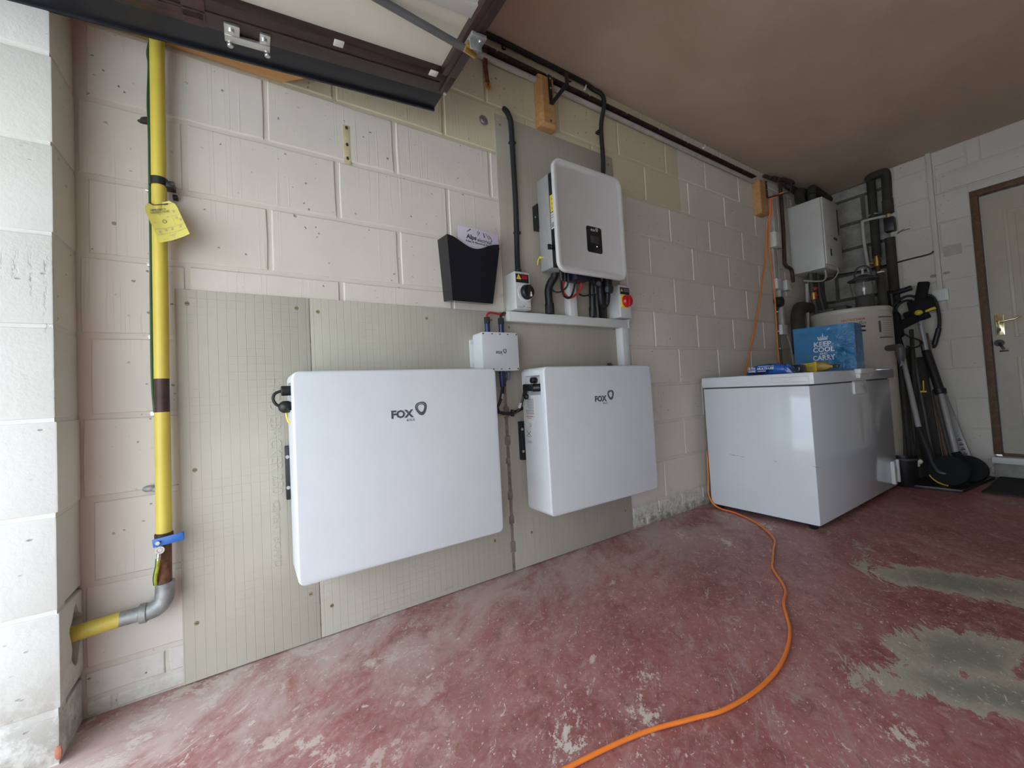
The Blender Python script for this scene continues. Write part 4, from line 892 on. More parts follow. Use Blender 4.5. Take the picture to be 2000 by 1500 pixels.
part('white_batten', dbox(-1.9, -.056, -.345, -.300, .016, .027, .001), M_BATTEN, gd, 'white reinforcing batten')
part('corner_bolt', B().cyl(D(-.012, -.02, .0), D(-.012, -.02, -.008), .0065, n=10, bev=.001), M_ZINC, gd)
rb = part('stay_bracket', dbox(-.046, .006, -.285, -.225, -.012, -.001, .001).join(dbox(-.046, -.006, -.268, -.262, -.040, -.002, .001)), M_GALV, gd, 'galvanised stay bracket')
part('bolt', B().cyl(D(-.010, -.27, -.010), D(-.010, -.27, -.018), .008, n=10, bev=.002), M_ZINC, rb)
part('pivot', B().cyl(D(-.055, -.245, -.03), D(-.012, -.235, -.03), .008, n=10).box(*[c for c in (D(-.05, 0, 0).x, D(-.02, 0, 0).x)], -.50, -.47, 1.862, 1.876, .001), M_BRASS, rb, 'brass pivot')
part('stay_rod', B().cyl((.520, -.478, 1.868), (-.20, -.52, 1.895), .0105, n=14), mat('grey_rod', (.12, .12, .12), .45, metal=.4), gd, 'grey tubular stay')

# ------------------------------------------------------------------ freezer and what stands on it
fz = thing('chest_freezer', 'white chest freezer standing against the wall', 'freezer', (3.05, -.33, 0))
part('cabinet', B().box(2.405, 3.692, -.613, -.052, .026, .752, .008), M_FREEZE, fz)
part('seal', B().box(2.412, 3.685, -.606, -.058, .750, .760), M_SHADE, fz)
ld = part('lid', cut(B().box(2.400, 3.70, -.636, -.046, .758, .822, .007), B().box(2.39, 2.4035, -.612, -.442, .773, .803, .003)), M_FREEZE, fz)
part('badge_recess', B().panel((2.4036, -.527, .788), (0, -1, 0), Z_, .168, .028, .0022, .003, .001), M_FREEZEP, ld)
part('handle', B().box(2.985, 3.20, -.662, -.630, .800, .828, .004).box(2.99, 3.03, -.655, -.630, .772, .80, .004).box(3.03, 3.19, -.642, -.634, .768, .80, .002), M_FREEZEP, ld)
lp = part('lock_plate', B().panel((3.10, -.6125, .717), X_, Z_, .20, .082, .012, .010, .003), M_FREEZEP, fz)
part('keyhole', B().cyl((3.135, -.6245, .732), (3.135, -.6265, .732), .008, n=12), M_ZINC, lp)
vp = part('control_panel', B().panel((3.625, -.6125, .125), X_, Z_, .13, .145, .004, .006, .001), M_FREEZEP, fz)
part('panel_grip', B().panel((3.572, -.6165, .125), X_, Z_, .030, .155, .016, .012, .006, 5, 3), M_WPLAST, vp)
part('panel_grip', B().panel((3.678, -.6165, .125), X_, Z_, .022, .155, .012, .010, .005, 5, 3), M_WPLAST, vp)
part('dial', B().cyl((3.63, -.6165, .135), (3.63, -.622, .135), .022, n=18, bev=.002), M_GPLAST, vp)
for xx, yy in ((2.44, -.57), (2.44, -.09), (3.65, -.57), (3.65, -.09)): part('foot', B().cyl((xx, yy, 0), (xx, yy, .028), .020, .024, n=12, bev=.003), M_BLACK, fz)
part('base_strip', B().box(2.42, 3.68, -.60, -.065, .020, .028), M_BLACK, fz)
sb = B()
for yy, zz, l in ((-.18, .35, .06), (-.245, .345, .03), (-.60, .333, .035), (-.42, .34, .02)):
    sb.obox((2.4049, yy-l, zz-.002), (2.4049, yy, zz+.001), Z_, .0011, .0004, 0).obox((2.4049, yy-l*.6, zz-.003), (2.4049, yy-l*.3, zz-.002), Z_, .0016, .0004, 0)
part('scuff', sb, M_GREYST, fz, 'dark scratch marks')
bgx = 3.08
bag = thing('cool_bag', 'blue shiny cool bag with white lettering on the freezer', 'bag', (3.15, -.46, .8225))
def bagpt(u, v, face):   # u 0..1 along width, v 0..1 height
    y = -.303-.317*u; z = .8225+v*(.298-.006*u); puff = math.sin(PI*u)*math.sin(PI*min(1, v*1.1+.02))*.018
    amp = .12+1.1*max(0, min(1, (u-.50)*3.2))*max(0, min(1, (.80-v)*3))+.35*max(0, (v-.85)*6)
    q = V((u*5.5, v*7.5, 1.3)); wr = .014*amp*(1-abs(mnoise.noise(q))*3.2+.6*mnoise.noise(q*2.7))*math.sin(PI*u)**.5*math.sin(PI*min(1, v+.02))**.5
    return V((bgx-puff-wr+.008*v, y, z)) if face == 0 else V((bgx+.135+puff+.02*(1-v), y+.006*(1-v), z-.006*v))
NB, MB = 60, 48
rb0 = [[bagpt(i/NB, j/MB, 0) for i in range(NB+1)] for j in range(MB+1)]; rb1 = [[bagpt(i/NB, j/MB, 1) for i in range(NB+1)] for j in range(MB+1)]
shell = B().loft(rb0, False, False, False).loft(rb1, False, False, False)
for col_ in (0, NB): shell.loft([[rb0[j][col_] for j in range(MB+1)], [(rb0[j][col_]+rb1[j][col_])/2+V((0, .010*(1 if col_ == NB else -1)*math.sin(PI*j/MB), 0)) for j in range(MB+1)], [rb1[j][col_] for j in range(MB+1)]], False, False, False)
shell.loft([rb0[MB], rb1[MB]], False, False, False).loft([rb0[0], rb1[0]], False, False, False)
part('shell', shell, M_BAG, bag, smooth=60)
def onbag(b):
    out = B(); vs = []
    for p in b.v:
        u = (-.303-p.y)/.317; v = (p.z-.8225)/(.298-.006*u); q = bagpt(u, v, 0); vs.append(V((q.x-.0022+(p.x-3.0), p.y, p.z)))
    return out.add(vs, b.f)
NY = (0, -1, 0); tb_ = B()
tb_.text('KEEP', (3.0, -.420, .984), NY, Z_, .090, .032, .0005, .02).text('COOL', (3.0, -.414, .949), NY, Z_, .110, .032, .0005, .02)
tb_.text('AND', (3.0, -.446, .933), NY, Z_, .042, .012, .0005, .01).text('CARRY', (3.0, -.409, .896), NY, Z_, .118, .033, .0005, .02)
part('lettering', onbag(tb_), M_WPLAST, bag, 'white capital lettering')
cr = B(); cy, cz = -.465, 1.026
cr.box(3.0, 3.0005, cy-.024, cy+.024, cz, cz+.006).box(3.0, 3.0005, cy-.026, cy+.026, cz+.008, cz+.011)
for k in range(-3, 4):
    cr.obox((3.0, cy+k*.0075, cz+.011), (3.0, cy+k*.0055*(1.0 if abs(k) < 3 else 1.25), cz+.026-abs(k)*.002), NY, .0028, .0005, 0)
cr.cyl((3.0, cy, cz+.030), (3.0005, cy, cz+.030), .004, n=8).box(3.0, 3.0005, cy-.001, cy+.001, cz+.033, cz+.042).box(3.0, 3.0005, cy-.004, cy+.004, cz+.037, cz+.039)
for k in (-1, 1): cr.cyl((3.0, cy+k*.024, cz+.020), (3.0005, cy+k*.024, cz+.020), .0035, n=8)
part('crown_print', onbag(cr), M_WPLAST, bag, 'white crown above the words')
for zz in (1.096, 1.069): part('zip_pull', B().cyl((3.228, -.620, zz), (3.248, -.626, zz), .006, n=8), M_BLACK, bag)

wp = thing('wipes_packet', 'dark blue packet of wipes lying on the freezer lid', 'packet', (2.60, -.38, .8225))
rings = []
for k in range(15):
    s = k/14; y = -.236-.245*s; sw = math.sin(PI*min(1, max(0, s*1.02)))**.32; hh = .004+.060*sw; ww = .11*(.75+.25*sw)
    rings.append([(2.555+.055+q*ww, y, .8228+hh*.5+hh*.5*r_) for q, r_ in [(a/1.0, b) for a, b in rr(1.0, 2.0, .3, 3)]])
part('wrapper', B().loft(rings), M_WIPES, wp, smooth=50)
xw = 2.5535
wt = B().text('ULTRA', (xw, -.256, .856), NY, Z_, .041, .014, .0008, .03).text('GRIME', (xw, -.256, .839), NY, Z_, .041, .014, .0008, .03)
wt.text('MULTI-USE', (xw, -.308, .852), NY, Z_, .088, .014, .0008, .03)
wt.box(xw, xw+.0008, -.352, -.308, .842, .846).box(xw, xw+.0008, -.395, -.312, .871, .8735)
part('lettering', wt, M_WPLAST, wp, 'white block lettering')
part('fold', B().sphere((2.595, -.452, .850), .03, 12, 8, (1.0, .45, .95)), mat('bright_blue_wrapper', (.015, .15, .55), .18, var=.2), wp)
wb = thing('wipes_packet', 'second blue packet lying behind with a black panel', 'packet', (2.72, -.47, .8225))
part('wrapper', B().box(2.68, 2.78, -.478, -.375, .8228, .872, .015), M_WIPES, wb)
part('panel', B().panel((2.6805, -.445, .846), NY, Z_, .05, .032, .0012, .005, .0005), M_BLACK, wb)
br = thing('paint_brush', 'yellow scrubbing brush with amber handle lying on the freezer', 'brush', (2.86, -.52, .8225))
bh = B()
for i in range(6): bh.obox((2.86, -.425, .831+i*.0085), (2.86, -.487, .830+i*.0092), Z_, .0078, .045, .001)
part('bristles', bh, M_YPLAST, br, 'yellow bristle tufts')
part('head', B().box(2.832, 2.888, -.504, -.486, .8228, .886, .004), M_YPLAST, br)
part('handle', B().loft([[(2.86+a*.05, -.503, .8545+b*.056) for a, b in rr(1, 1, .2, 2)], [(2.86+a*.05, -.535, .854+b*.052) for a, b in rr(1, 1, .2, 2)], [(2.86+a*.03, -.568, .851+b*.022) for a, b in rr(1, 1, .3, 2)], [(2.86+a*.026, -.575, .850+b*.020) for a, b in rr(1, 1, .3, 2)]]), M_BRUSHY, br, 'amber tapered shoulder')
part('grip', B().box(2.848, 2.872, -.602, -.573, .842, .860, .003), M_BLACK, br)

# ------------------------------------------------------------------ orange extension cord (hangs from the far hook, behind the freezer, over the floor)
cord = thing('extension_cord', 'long orange extension cord snaking over the floor', 'cord', (1.2, -.9, 0))
path = [(3.488, -.07, 2.21), (3.480, -.067, 2.10), (3.474, -.045, 2.03), (3.462, -.02, 1.76), (3.36, -.02, 1.53), (3.264, -.02, 1.306), (3.13, -.02, 1.06), (3.0, -.022, .84), (2.78, -.024, .58), (2.52, -.026, .42), (2.452, -.028, .34), (2.434, -.030, .27), (2.424, -.031, .16),
        (2.408, -.036, .085), (2.393, -.07, .032), (2.392, -.12, .010), (2.385, -.20, .007), (2.33, -.31, .007), (2.26, -.40, .007), (2.12, -.52, .007), (1.97, -.58, .007), (1.85, -.628, .007), (1.775, -.66, .007), (1.63, -.762, .007), (1.51, -.805, .007), (1.36, -.882, .007), (1.20, -.928, .007), (1.05, -.942, .007), (.90, -.929, .007), (.80, -.897, .007), (.67, -.855, .007), (.48, -.822, .007), (.25, -.80, .007), (-.05, -.85, .007)]
part('cable', B().tube(path, .0050, 10, 8), M_ORANGE, cord)
part('cable', B().tube([(3.495, -.07, 2.21), (3.505, -.067, 2.10), (3.515, -.04, 2.03), (3.535, -.02, 1.80), (3.562, -.02, 1.53), (3.552, -.02, 1.20), (3.540, -.02, .95), (3.535, -.022, .60)], .0050, 10, 8), M_ORANGE, cord)
part('cable', B().tube([(3.488, -.07, 2.21), (3.478, -.14, 2.222), (3.487, -.16, 2.222), (3.495, -.07, 2.21)], .0050, 10, 6), M_ORANGE, cord)

# ------------------------------------------------------------------ boiler and far corner services
bo = thing('boiler', 'white wall boiler in the far corner above the cylinder', 'boiler', (4.12, -.12, 1.67))
part('casing', B().box(3.95, 4.298, -.236, -.001, 1.672, 2.258, .006), M_BOILER, bo)
fc = part('front_cover', B().box(3.952, 4.296, -.250, -.2365, 1.70, 2.256, .005), M_BOILER, bo)
part('vent_slot', B().box(4.235, 4.262, -.2515, -.249, 1.98, 2.20, .001), M_SHADE, fc)
cp = part('control_flap', B().box(3.97, 4.28, -.252, -.249, 1.705, 1.86, .002), M_BOILER, bo)
part('display', B().box(4.03, 4.06, -.2535, -.2515, 1.775, 1.835, .001), M_BLACK, cp)
part('trim_strip', B().box(4.005, 4.013, -.2535, -.2515, 1.755, 1.85, .001), M_WPLAST, cp)
part('badge', B().box(4.13, 4.20, -.2525, -.2495, 1.925, 1.945, .001), M_SHADE, fc)
part('flue', B().cyl((4.12, -.13, 2.256), (4.12, -.13, 2.36), .03, n=20).tube([(4.12, -.13, 2.36), (4.14, -.13, 2.41), (4.2, -.12, 2.43), (4.6, -.10, 2.43)], .03, 18, 6), M_LAG, bo)
for i, (xx, r_) in enumerate(((4.02, .016), (4.08, .022), (4.17, .016), (4.22, .024))):
    single('boiler_pipe', B().tube([(xx, -.11, 1.671), (xx, -.11, 1.5), (xx+.01, -.12, 1.40), (xx+.01, -.13, 1.315)], r_, 12), M_LAG if i % 2 else M_GREYPIPE, ['first', 'second', 'third', 'fourth'][i]+' dark pipe from the left dropping below the boiler', 'pipe', 'pipes below the boiler')
vv = thing('valve_pair', 'red handled valves on the pipes below the boiler', 'valve', (4.05, -.13, 1.46))
for zz in (1.53, 1.47): part('handle', B().sphere((4.02, -.135, zz), .016, 10, 6), M_REDC, vv)
part('body', B().cyl((4.02, -.12, 1.50), (4.02, -.12, 1.44), .02, n=12, bev=.002), M_BRASS, vv)
single('white_hose', B().tube([(4.05, -.20, 1.672), (4.03, -.21, 1.61), (3.98, -.20, 1.575), (3.90, -.17, 1.57), (3.85, -.12, 1.585)], .006, 8), M_COND, 'white hose looping under the boiler', 'hose')
single('grey_cable', B().tube([(4.18, -.24, 1.70), (4.18, -.245, 1.66), (4.19, -.22, 1.62), (4.21, -.18, 1.60)], .004, 8), M_COND, 'thin white cable hanging under the boiler front', 'cable')
single('waste_pipe', B().cyl((3.905, -.12, 1.562), (3.83, -.12, 1.0), .011, n=12), M_COND, 'slim white pipe standing left of the cylinder', 'pipe')
single('insulated_elbow', B().tube([(3.70, -.11, .98), (3.70, -.11, 1.20), (3.71, -.11, 1.29), (3.76, -.11, 1.355), (3.85, -.11, 1.362), (3.93, -.11, 1.362)], .046, 16, 6), M_LAG, 'thick dark lagged bend left of the cylinder', 'pipe')
# vertical services on the main wall left of the boiler
single('wall_conduit', B().box(3.66, 3.725, -.02, -.0005, 1.99, 2.33, .003).box(3.725, 3.74, -.024, -.0005, 1.99, 2.34, .002), M_COND, 'grey white conduit below the far hook', 'conduit')
jx = thing('wall_box', 'white plastic box on the conduit left of the boiler', 'electrical box', (3.6, -.02, 1.85))
part('box', B().box(3.585, 3.70, -.045, -.0005, 1.86, 1.985, .004), M_WPLAST, jx)
part('cover', B().box(3.589, 3.66, -.050, -.044, 1.866, 1.980, .002), M_WPLAST, jx)
single('wall_conduit', B().box(3.60, 3.665, -.02, -.0005, 1.60, 1.858, .003).box(3.672, 3.69, -.02, -.0005, 1.60, 1.858, .002), M_COND, 'grey white conduit under the white box', 'conduit')
single('riser_pipe', B().tube([(3.80, -.026, 2.44), (3.80, -.026, 2.1), (3.775, -.026, 1.80), (3.772, -.026, 1.75), (3.80, -.03, 1.722), (3.85, -.03, 1.715), (3.885, -.03, 1.69), (3.89, -.03, 1.60)], .014, 12), M_BROWNST, 'dark brown riser pipe left of the boiler', 'pipe')
single('wall_conduit', B().box(3.855, 3.915, -.022, -.0005, 1.73, 2.36, .003).box(3.835, 3.848, -.02, -.0005, 1.80, 2.38, .002), M_COND, 'pale conduit touching the boiler side', 'conduit')
single('socket_box', B().panel((3.632, -.0005, 1.56), X_, Z_, .085, .085, .035, .005, .004), M_WPLAST, 'left white socket box below the far conduits', 'electrical box', None)
sb2 = thing('socket_box', 'right white socket box below the far conduits', 'electrical box', (3.81, -.02, 1.52))
part('box', B().panel((3.805, -.0005, 1.565), X_, Z_, .085, .085, .035, .005, .004), M_WPLAST, sb2)
single('fitting_plate', B().box(3.685, 3.745, -.012, -.0005, 1.50, 1.62, .001).cyl((3.71, -.012, 1.605), (3.71, -.017, 1.605), .006, n=8).cyl((3.71, -.012, 1.535), (3.71, -.017, 1.535), .004, n=8), M_ZINC, 'small metal plate between the socket boxes', 'plate')
single('round_switch', B().cyl((3.618, -.0005, 1.412), (3.618, -.050, 1.412), .043, .040, n=24, bev=.005), M_BLACK, 'round black switch on the wall above the packets', 'switch')
single('wall_conduit', B().box(3.655, 3.72, -.03, -.0005, 1.225, 1.375, .003).box(3.66, 3.70, -.025, -.0005, 1.37, 1.52, .003), M_COND, 'pale conduit from the round switch down to the box', 'conduit')
single('spur_box', B().panel((3.648, -.0005, 1.183), X_, Z_, .12, .082, .045, .005, .004), M_WPLAST, 'white spur box just left of the blue bag', 'electrical box')
single('flex', B().tube([(3.70, -.03, 1.142), (3.735, -.032, 1.08), (3.76, -.032, .98), (3.775, -.03, .90)], .007, 8), M_COND, 'white flex dropping from the spur box', 'cable')
fx = thing('flex', 'black clipped flex dropping from the round switch', 'cable', (3.59, -.02, .9))
part('sheath', B().tube([(3.60, -.02, 1.37), (3.588, -.016, 1.30), (3.590, -.016, 1.16), (3.600, -.016, 1.05), (3.606, -.016, .93), (3.606, -.016, .84)], .007, 8), M_BLACK, fx)
for zz in (1.33, 1.17, 1.03): part('cable_clip', B().box(3.580, 3.606, -.026, -.001, zz-.005, zz+.005, .002), M_WPLAST, fx)
pb_ = thing('pipe_bundle', 'tangle of old dark pipes under the ceiling by the far hook', 'pipes', (3.75, -.05, 2.40))
for i in range(5): part('pipe', B().tube([(3.52+.05*i, -.03-.012*i, 2.43-.01*(i % 2)), (3.70+.05*i, -.035-.012*i, 2.435), (3.82+.03*i, -.04, 2.44-.008*i), (4.5, -.05, 2.44-.008*i)], .014, 10), M_LAG if i % 2 else M_BROWNST, pb_)
single('roof_flue', B().tube([(3.96, -.10, 2.28), (4.02, -.08, 2.38), (4.2, -.06, 2.42), (4.59, -.05, 2.42)], .035, 14), M_LAG, 'black pipe bending above the boiler', 'pipe')
# back wall pipes
def lag(name, pts, r, label): return single(name, B().tube(pts, r, 16, 6), M_LAG, label, 'pipe', 'lagged pipes on the back wall')
lp1 = thing('lagged_pipe', 'left dark lagged pipe on the bare block recess', 'pipe', (4.53, -.405, 1.3), 'lagged pipes on the back wall')
part('lagging', B().tube([(4.55, -.405, 2.479), (4.545, -.405, 2.2), (4.54, -.405, 1.85), (4.535, -.405, 1.775)], .029, 16, 4), M_LAG, lp1)
part('tape', B().cyl((4.546, -.405, 2.15), (4.546, -.405, 2.156), .0305, n=16), M_WPLAST, lp1)
part('tee', B().cyl((4.53, -.405, 1.79), (4.53, -.405, 1.70), .024, n=12, bev=.003).cyl((4.53, -.405, 1.742), (4.53, -.355, 1.736), .014, n=12), M_BRASS, lp1, 'brass tee valve')
part('tail', B().cyl((4.53, -.405, 1.70), (4.53, -.405, 1.30), .014, n=12), M_RUST, lp1)
lp2 = thing('lagged_pipe', 'right dark lagged pipe with black valve box on the back wall', 'pipe', (4.465, -.51, 1.4), 'lagged pipes on the back wall')
part('lagging', B().tube([(4.50, -.405, 2.455), (4.47, -.44, 2.462), (4.465, -.50, 2.455), (4.465, -.518, 2.42), (4.465, -.515, 2.25), (4.465, -.514, 2.12)], .031, 16, 5).cyl((4.465, -.514, 2.22), (4.465, -.514, 2.10), .035, n=16, bev=.004), M_LAG, lp2)
part('lagging', B().tube([(4.465, -.508, 1.90), (4.465, -.508, 1.70), (4.465, -.508, 1.36)], .032, 16, 4), M_LAG, lp2)
part('compression_fitting', B().cyl((4.465, -.512, 2.12), (4.465, -.512, 2.06), .018, n=12, bev=.002), M_BRASSP, lp2)
part('valve_box', B().box(4.415, 4.49, -.550, -.490, 1.945, 2.06, .006), M_BLACK, lp2, 'black motor valve box')
single('copper_branch', B().tube([(4.47, -.505, 2.09), (4.475, -.42, 2.10), (4.48, -.352, 2.105), (4.482, -.345, 2.08), (4.485, -.347, 1.90), (4.49, -.36, 1.66)], .011, 10, 5), M_COND, 'thin white painted branch pipe on the back wall', 'pipe')
single('wall_wire', B().tube([(4.58, -.10, 1.715), (4.58, -.30, 1.70), (4.55, -.40, 1.698), (4.495, -.515, 1.69), (4.492, -.62, 1.696), (4.492, -.71, 1.70), (4.494, -.737, 1.716)], .006, 8), M_BLACK, 'black wire running across the back wall', 'cable')
single('dead_leaf_wire', B().tube([(4.496, -.545, 1.925), (4.494, -.58, 1.935), (4.494, -.62, 1.94)], .0025, 6).tube([(4.496, -.55, 1.93), (4.494, -.57, 1.942), (4.494, -.59, 1.948)], .0025, 6), M_SHADE, 'two thin wire ends poking from the valve box', 'cable')
cs = thing('light_switch', 'white double switch plate beside the internal door', 'switch', (4.49, -.752, 1.32))
part('back_box', B().panel((4.4998, -.752, 1.366), NY, Z_, .084, .090, .024, .004, .003), M_WPLAST, cs)
for yy in (-.732, -.768): part('rocker', B().panel((4.4758, yy, 1.366), NY, Z_, .014, .026, .003, .002, .001), M_WPLAST, cs)
part('mini_trunking', B().box(4.478, 4.4998, -.767, -.740, 1.411, CEIL, .001), M_BACK, cs, 'painted mini trunking up to the ceiling')
single('chip_mark', B().sphere((4.4995, -.722, 1.525), .02, 10, 6, (.05, 1, .7)), M_RAW, 'grey plaster chip left of the mini trunking', 'wall mark')
single('chip_mark', B().sphere((4.4995, -.79, 1.53), .018, 10, 6, (.05, 1.1, .6)), M_RAW, 'grey plaster chip right of the mini trunking', 'wall mark')

# hot water cylinder
CX, CY = 4.06, -.325
cy_ = thing('hot_water_cylinder', 'cream hot water cylinder behind the blue bag', 'water heater', (CX, CY, 0))
part('jacket', B().lathe((CX, CY, 0), [(.235, .02), (.245, .03), (.245, 1.275), (.239, 1.292), (.18, 1.300)], Z_, 48), M_CYL, cy_)
part('top_rim', B().lathe((CX, CY, 1.262), [(.2455, 0), (.2475, .004), (.2475, .024), (.239, .034)], Z_, 48, False, False), M_CYL, cy_)
part('plinth', B().cyl((CX, CY, 0), (CX, CY, .022), .228, n=32), M_BLACK, cy_)
def wrap(b, rad):
    # b is written in a flat plane: y = along the surface, z = height, x = stand-off
    vs = []
    for p in b.v:
        a = p.y/rad; vs.append(V((CX+math.cos(a)*(rad+p.x), CY+math.sin(a)*(rad+p.x), p.z)))
    return B().add(vs, b.f)
# the side that faces the doorway is at angle 180..250 degrees
def flat(th): return math.radians(th)*.245
tx = B().text('HEATRAE SADIA', (0, flat(185), 1.198), Y_, Z_, .137, .017, .0006, .02)
part('maker_lettering', wrap(tx, .2453), M_RED, cy_, 'red capitals')
tx = B().text('megaflo', (0, flat(185), 1.158), Y_, Z_, .140, .030, .0006, 0, .25)
part('maker_lettering', wrap(tx, .2453), mat('olive_print', (.12, .11, .05), .5), cy_, 'slanted olive word')
lbx = B()
def lbar(t0, t1, z0, z1): lbx.add([(0.0006, flat(t0+(t1-t0)*i/6), z) for z in (z0, z1) for i in range(7)], [(i, i+1, i+8, i+7) for i in range(6)])
lbar(236, 268, 1.205, 1.214); lbar(236, 240, 1.095, 1.180); lbar(236, 268, 1.052, 1.061)
for z in (1.19, 1.182, 1.165, 1.15, 1.135, 1.12, 1.105, 1.085, 1.07): lbar(243, 266, z, z+.0022)
part('rating_plate_print', wrap(lbx, .2453), M_LETTER, cy_)
ln = thing('camping_lantern', 'dark camping lantern standing on the cylinder top', 'lantern', (3.98, -.452, 1.30))
LX, LY = 3.97, -.452
part('base', B().lathe((LX, LY, 1.300), [(.060, 0), (.060, .01), (.055, .02), (.055, .075), (.050, .085), (.042, .092)], Z_, 24), M_SHADE, ln)
part('globe', B().lathe((LX, LY, 1.392), [(.040, 0), (.052, .02), (.054, .07), (.046, .118), (.0445, .118), (.0525, .07), (.0505, .02), (.0385, 0)], Z_, 24, False, False), M_GLASS, ln, 'clear glass globe')
part('lamp_core', B().cyl((LX, LY, 1.392), (LX, LY, 1.50), .010, n=12), M_CHROME, ln)
part('hood', B().lathe((LX, LY, 1.508), [(.092, 0), (.094, .006), (.050, .028), (.030, .040), (.012, .046)], Z_, 28), M_SHADE, ln)
part('guard_wire', B().tube([(LX-.02, LY+.075, 1.51), (LX-.02, LY+.066, 1.42), (LX-.02, LY+.058, 1.39)], .002, 6).tube([(LX-.02, LY-.075, 1.51), (LX-.02, LY-.066, 1.42), (LX-.02, LY-.058, 1.39)], .002, 6), M_SHADE, ln)
part('carry_handle', B().tube([(LX, LY+.046, 1.535), (LX, LY+.047, 1.57), (LX, LY+.030, 1.608), (LX, LY, 1.620), (LX, LY-.030, 1.608), (LX, LY-.047, 1.57), (LX, LY-.046, 1.535)], .0065, 10), M_SHADE, ln)
part('filler_cap', B().cyl((LX, LY, 1.552), (LX, LY, 1.60), .007, n=10), M_COND, ln)
fp = thing('riser_tube', 'short dark lagged tube with white cap beside the lantern', 'pipe', (4.06, -.53, 1.29))
part('lagging', B().cyl((4.06, -.53, 1.295), (4.06, -.53, 1.555), .026, n=16, bev=.003), M_LAG, fp)
part('cap', B().cyl((4.06, -.53, 1.553), (4.06, -.53, 1.566), .022, n=16, bev=.002), M_WPLAST, fp)
single('top_fitting', B().box(3.90, 4.02, -.36, -.26, 1.300, 1.335, .006).box(3.84, 3.90, -.30, -.20, 1.298, 1.32, .006), M_SHADE, 'low dark fitting on the cylinder top left of the lantern', 'fitting')
tn = thing('drain_tundish', 'grey plastic tundish on the right side of the cylinder', 'pipe fitting', (3.87, -.640, .83))
part('inlet', B().cyl((3.95, -.558, .972), (3.87, -.640, .972), .022, n=14, bev=.003), M_GREYPIPE, tn)
part('funnel', B().lathe((3.87, -.640, .85), [(.012, 0), (.026, .05), (.028, .09), (.026, .115)], Z_, 16), M_GREYPIPE, tn)
part('spout', B().prism([(0, 0), (.028, .02), (.012, .045)], (3.845, -.635, .83), (0, -1, 0), Z_, .004), M_CHROME, tn)

# ------------------------------------------------------------------ garden tools leaning in the corner
ty = thing('rubber_tray', 'black rubber boot tray on the floor in the corner', 'tray', (4.15, -.75, 0))
trp = [(3.775, -.63), (3.80, -.875), (4.40, -.935), (4.44, -.66), (4.43, -.60), (3.80, -.60)]
part('base', B().prism(trp, (0, 0, .0005), X_, Y_, .006), M_TRAY, ty)
rim = B()
for i in range(len(trp)): rim.obox((*trp[i], .011), (*trp[(i+1) % len(trp)], .011), Z_, .020, .010, .002)
part('rim', rim, M_BLACK, ty)
mt_ = thing('door_mat', 'dark bristle mat on the floor by the internal door', 'mat', (4.2, -1.2, 0))
part('pile', B().box(3.90, 4.46, -1.62, -.955, .001, .016, .004), M_MAT, mt_)
part('border', B().box(3.88, 4.475, -1.64, -.945, .0005, .007, .002), M_TRAY, mt_)
bk = thing('bucket', 'black plastic bucket beside the freezer end', 'bucket', (3.83, -.70, .007))
BX, BY = 3.755, -.59
bk.location = (BX+.045, BY-.03, .0066); ORG[bk] = V(bk.location)
part('body', B().lathe((BX+.045, BY-.03, .0066), [(.055, 0), (.058, .004), (.073, .195), (.070, .195), (.054, .006)], Z_, 28, True, False), M_BLACK, bk)
part('rim', B().lathe((BX+.045, BY-.03, .1866), [(.072, 0), (.078, .002), (.078, .012), (.072, .014)], Z_, 28, False, False), M_SHADE, bk)
single('rag', B().sphere((3.845, -.683, .172), .022, 10, 7, (.8, 1.2, .9)).sphere((3.84, -.680, .148), .014, 9, 6), M_CYL, 'crumpled cream rag hanging on the bucket', 'rag')
# strimmer: silver shaft, black lower tube, round guard with yellow edge
sm_ = thing('string_trimmer', 'silver shafted garden trimmer with yellow edged guard', 'trimmer', (3.95, -.78, .0066))
S0, S1, S2 = V((4.21, -.575, .915)), V((4.05, -.661, .374)), V((3.97, -.730, .140))
part('shaft', B().cyl(S0, S1, .0155, n=16), M_TUBE, sm_)
part('lower_tube', B().cyl(S1+(S0-S1)*.02, S2, .024, .026, n=16, bev=.002).tube([S2, (3.955, -.755, .095), (3.955, -.79, .085)], .026, 14), M_BLACK, sm_)
GC = V((3.955, -.805, .110)); GA = V((-.95, .05, .22)).normalized()
part('guard', B().lathe(GC, [(.025, .02), (.095, .018), (.100, .0), (.100, -.016), (.095, -.016), (.060, .004), (.02, .006)], GA, 36), M_BLACKM, sm_)
ga = GA.orthogonal().normalized(); gb = GA.cross(ga)
ed = V((0, .55, -.84)); ed = (ed-GA*ed.dot(GA)).normalized(); ee = GA.cross(ed)
part('edge_strip', B().tube([GC-GA*(-.004)+(ed*math.cos(t)+ee*math.sin(t))*.101 for t in [(-.55+1.1*i/8) for i in range(9)]], .005, 6), M_YPLAST, sm_, 'yellow guard edge')
part('handle', B().obox(S0-(S0-S1)*.03, (4.245, -.540, 1.10), (0, 1, 0), .045, .05, .010).obox((4.235, -.548, 1.06), (4.265, -.525, 1.26), (0, 1, 0), .085, .07, .016).obox((4.25, -.535, 1.13), (4.315, -.650, 1.205), Z_, .065, .05, .012), M_BLACKM, sm_, 'black motor handle')
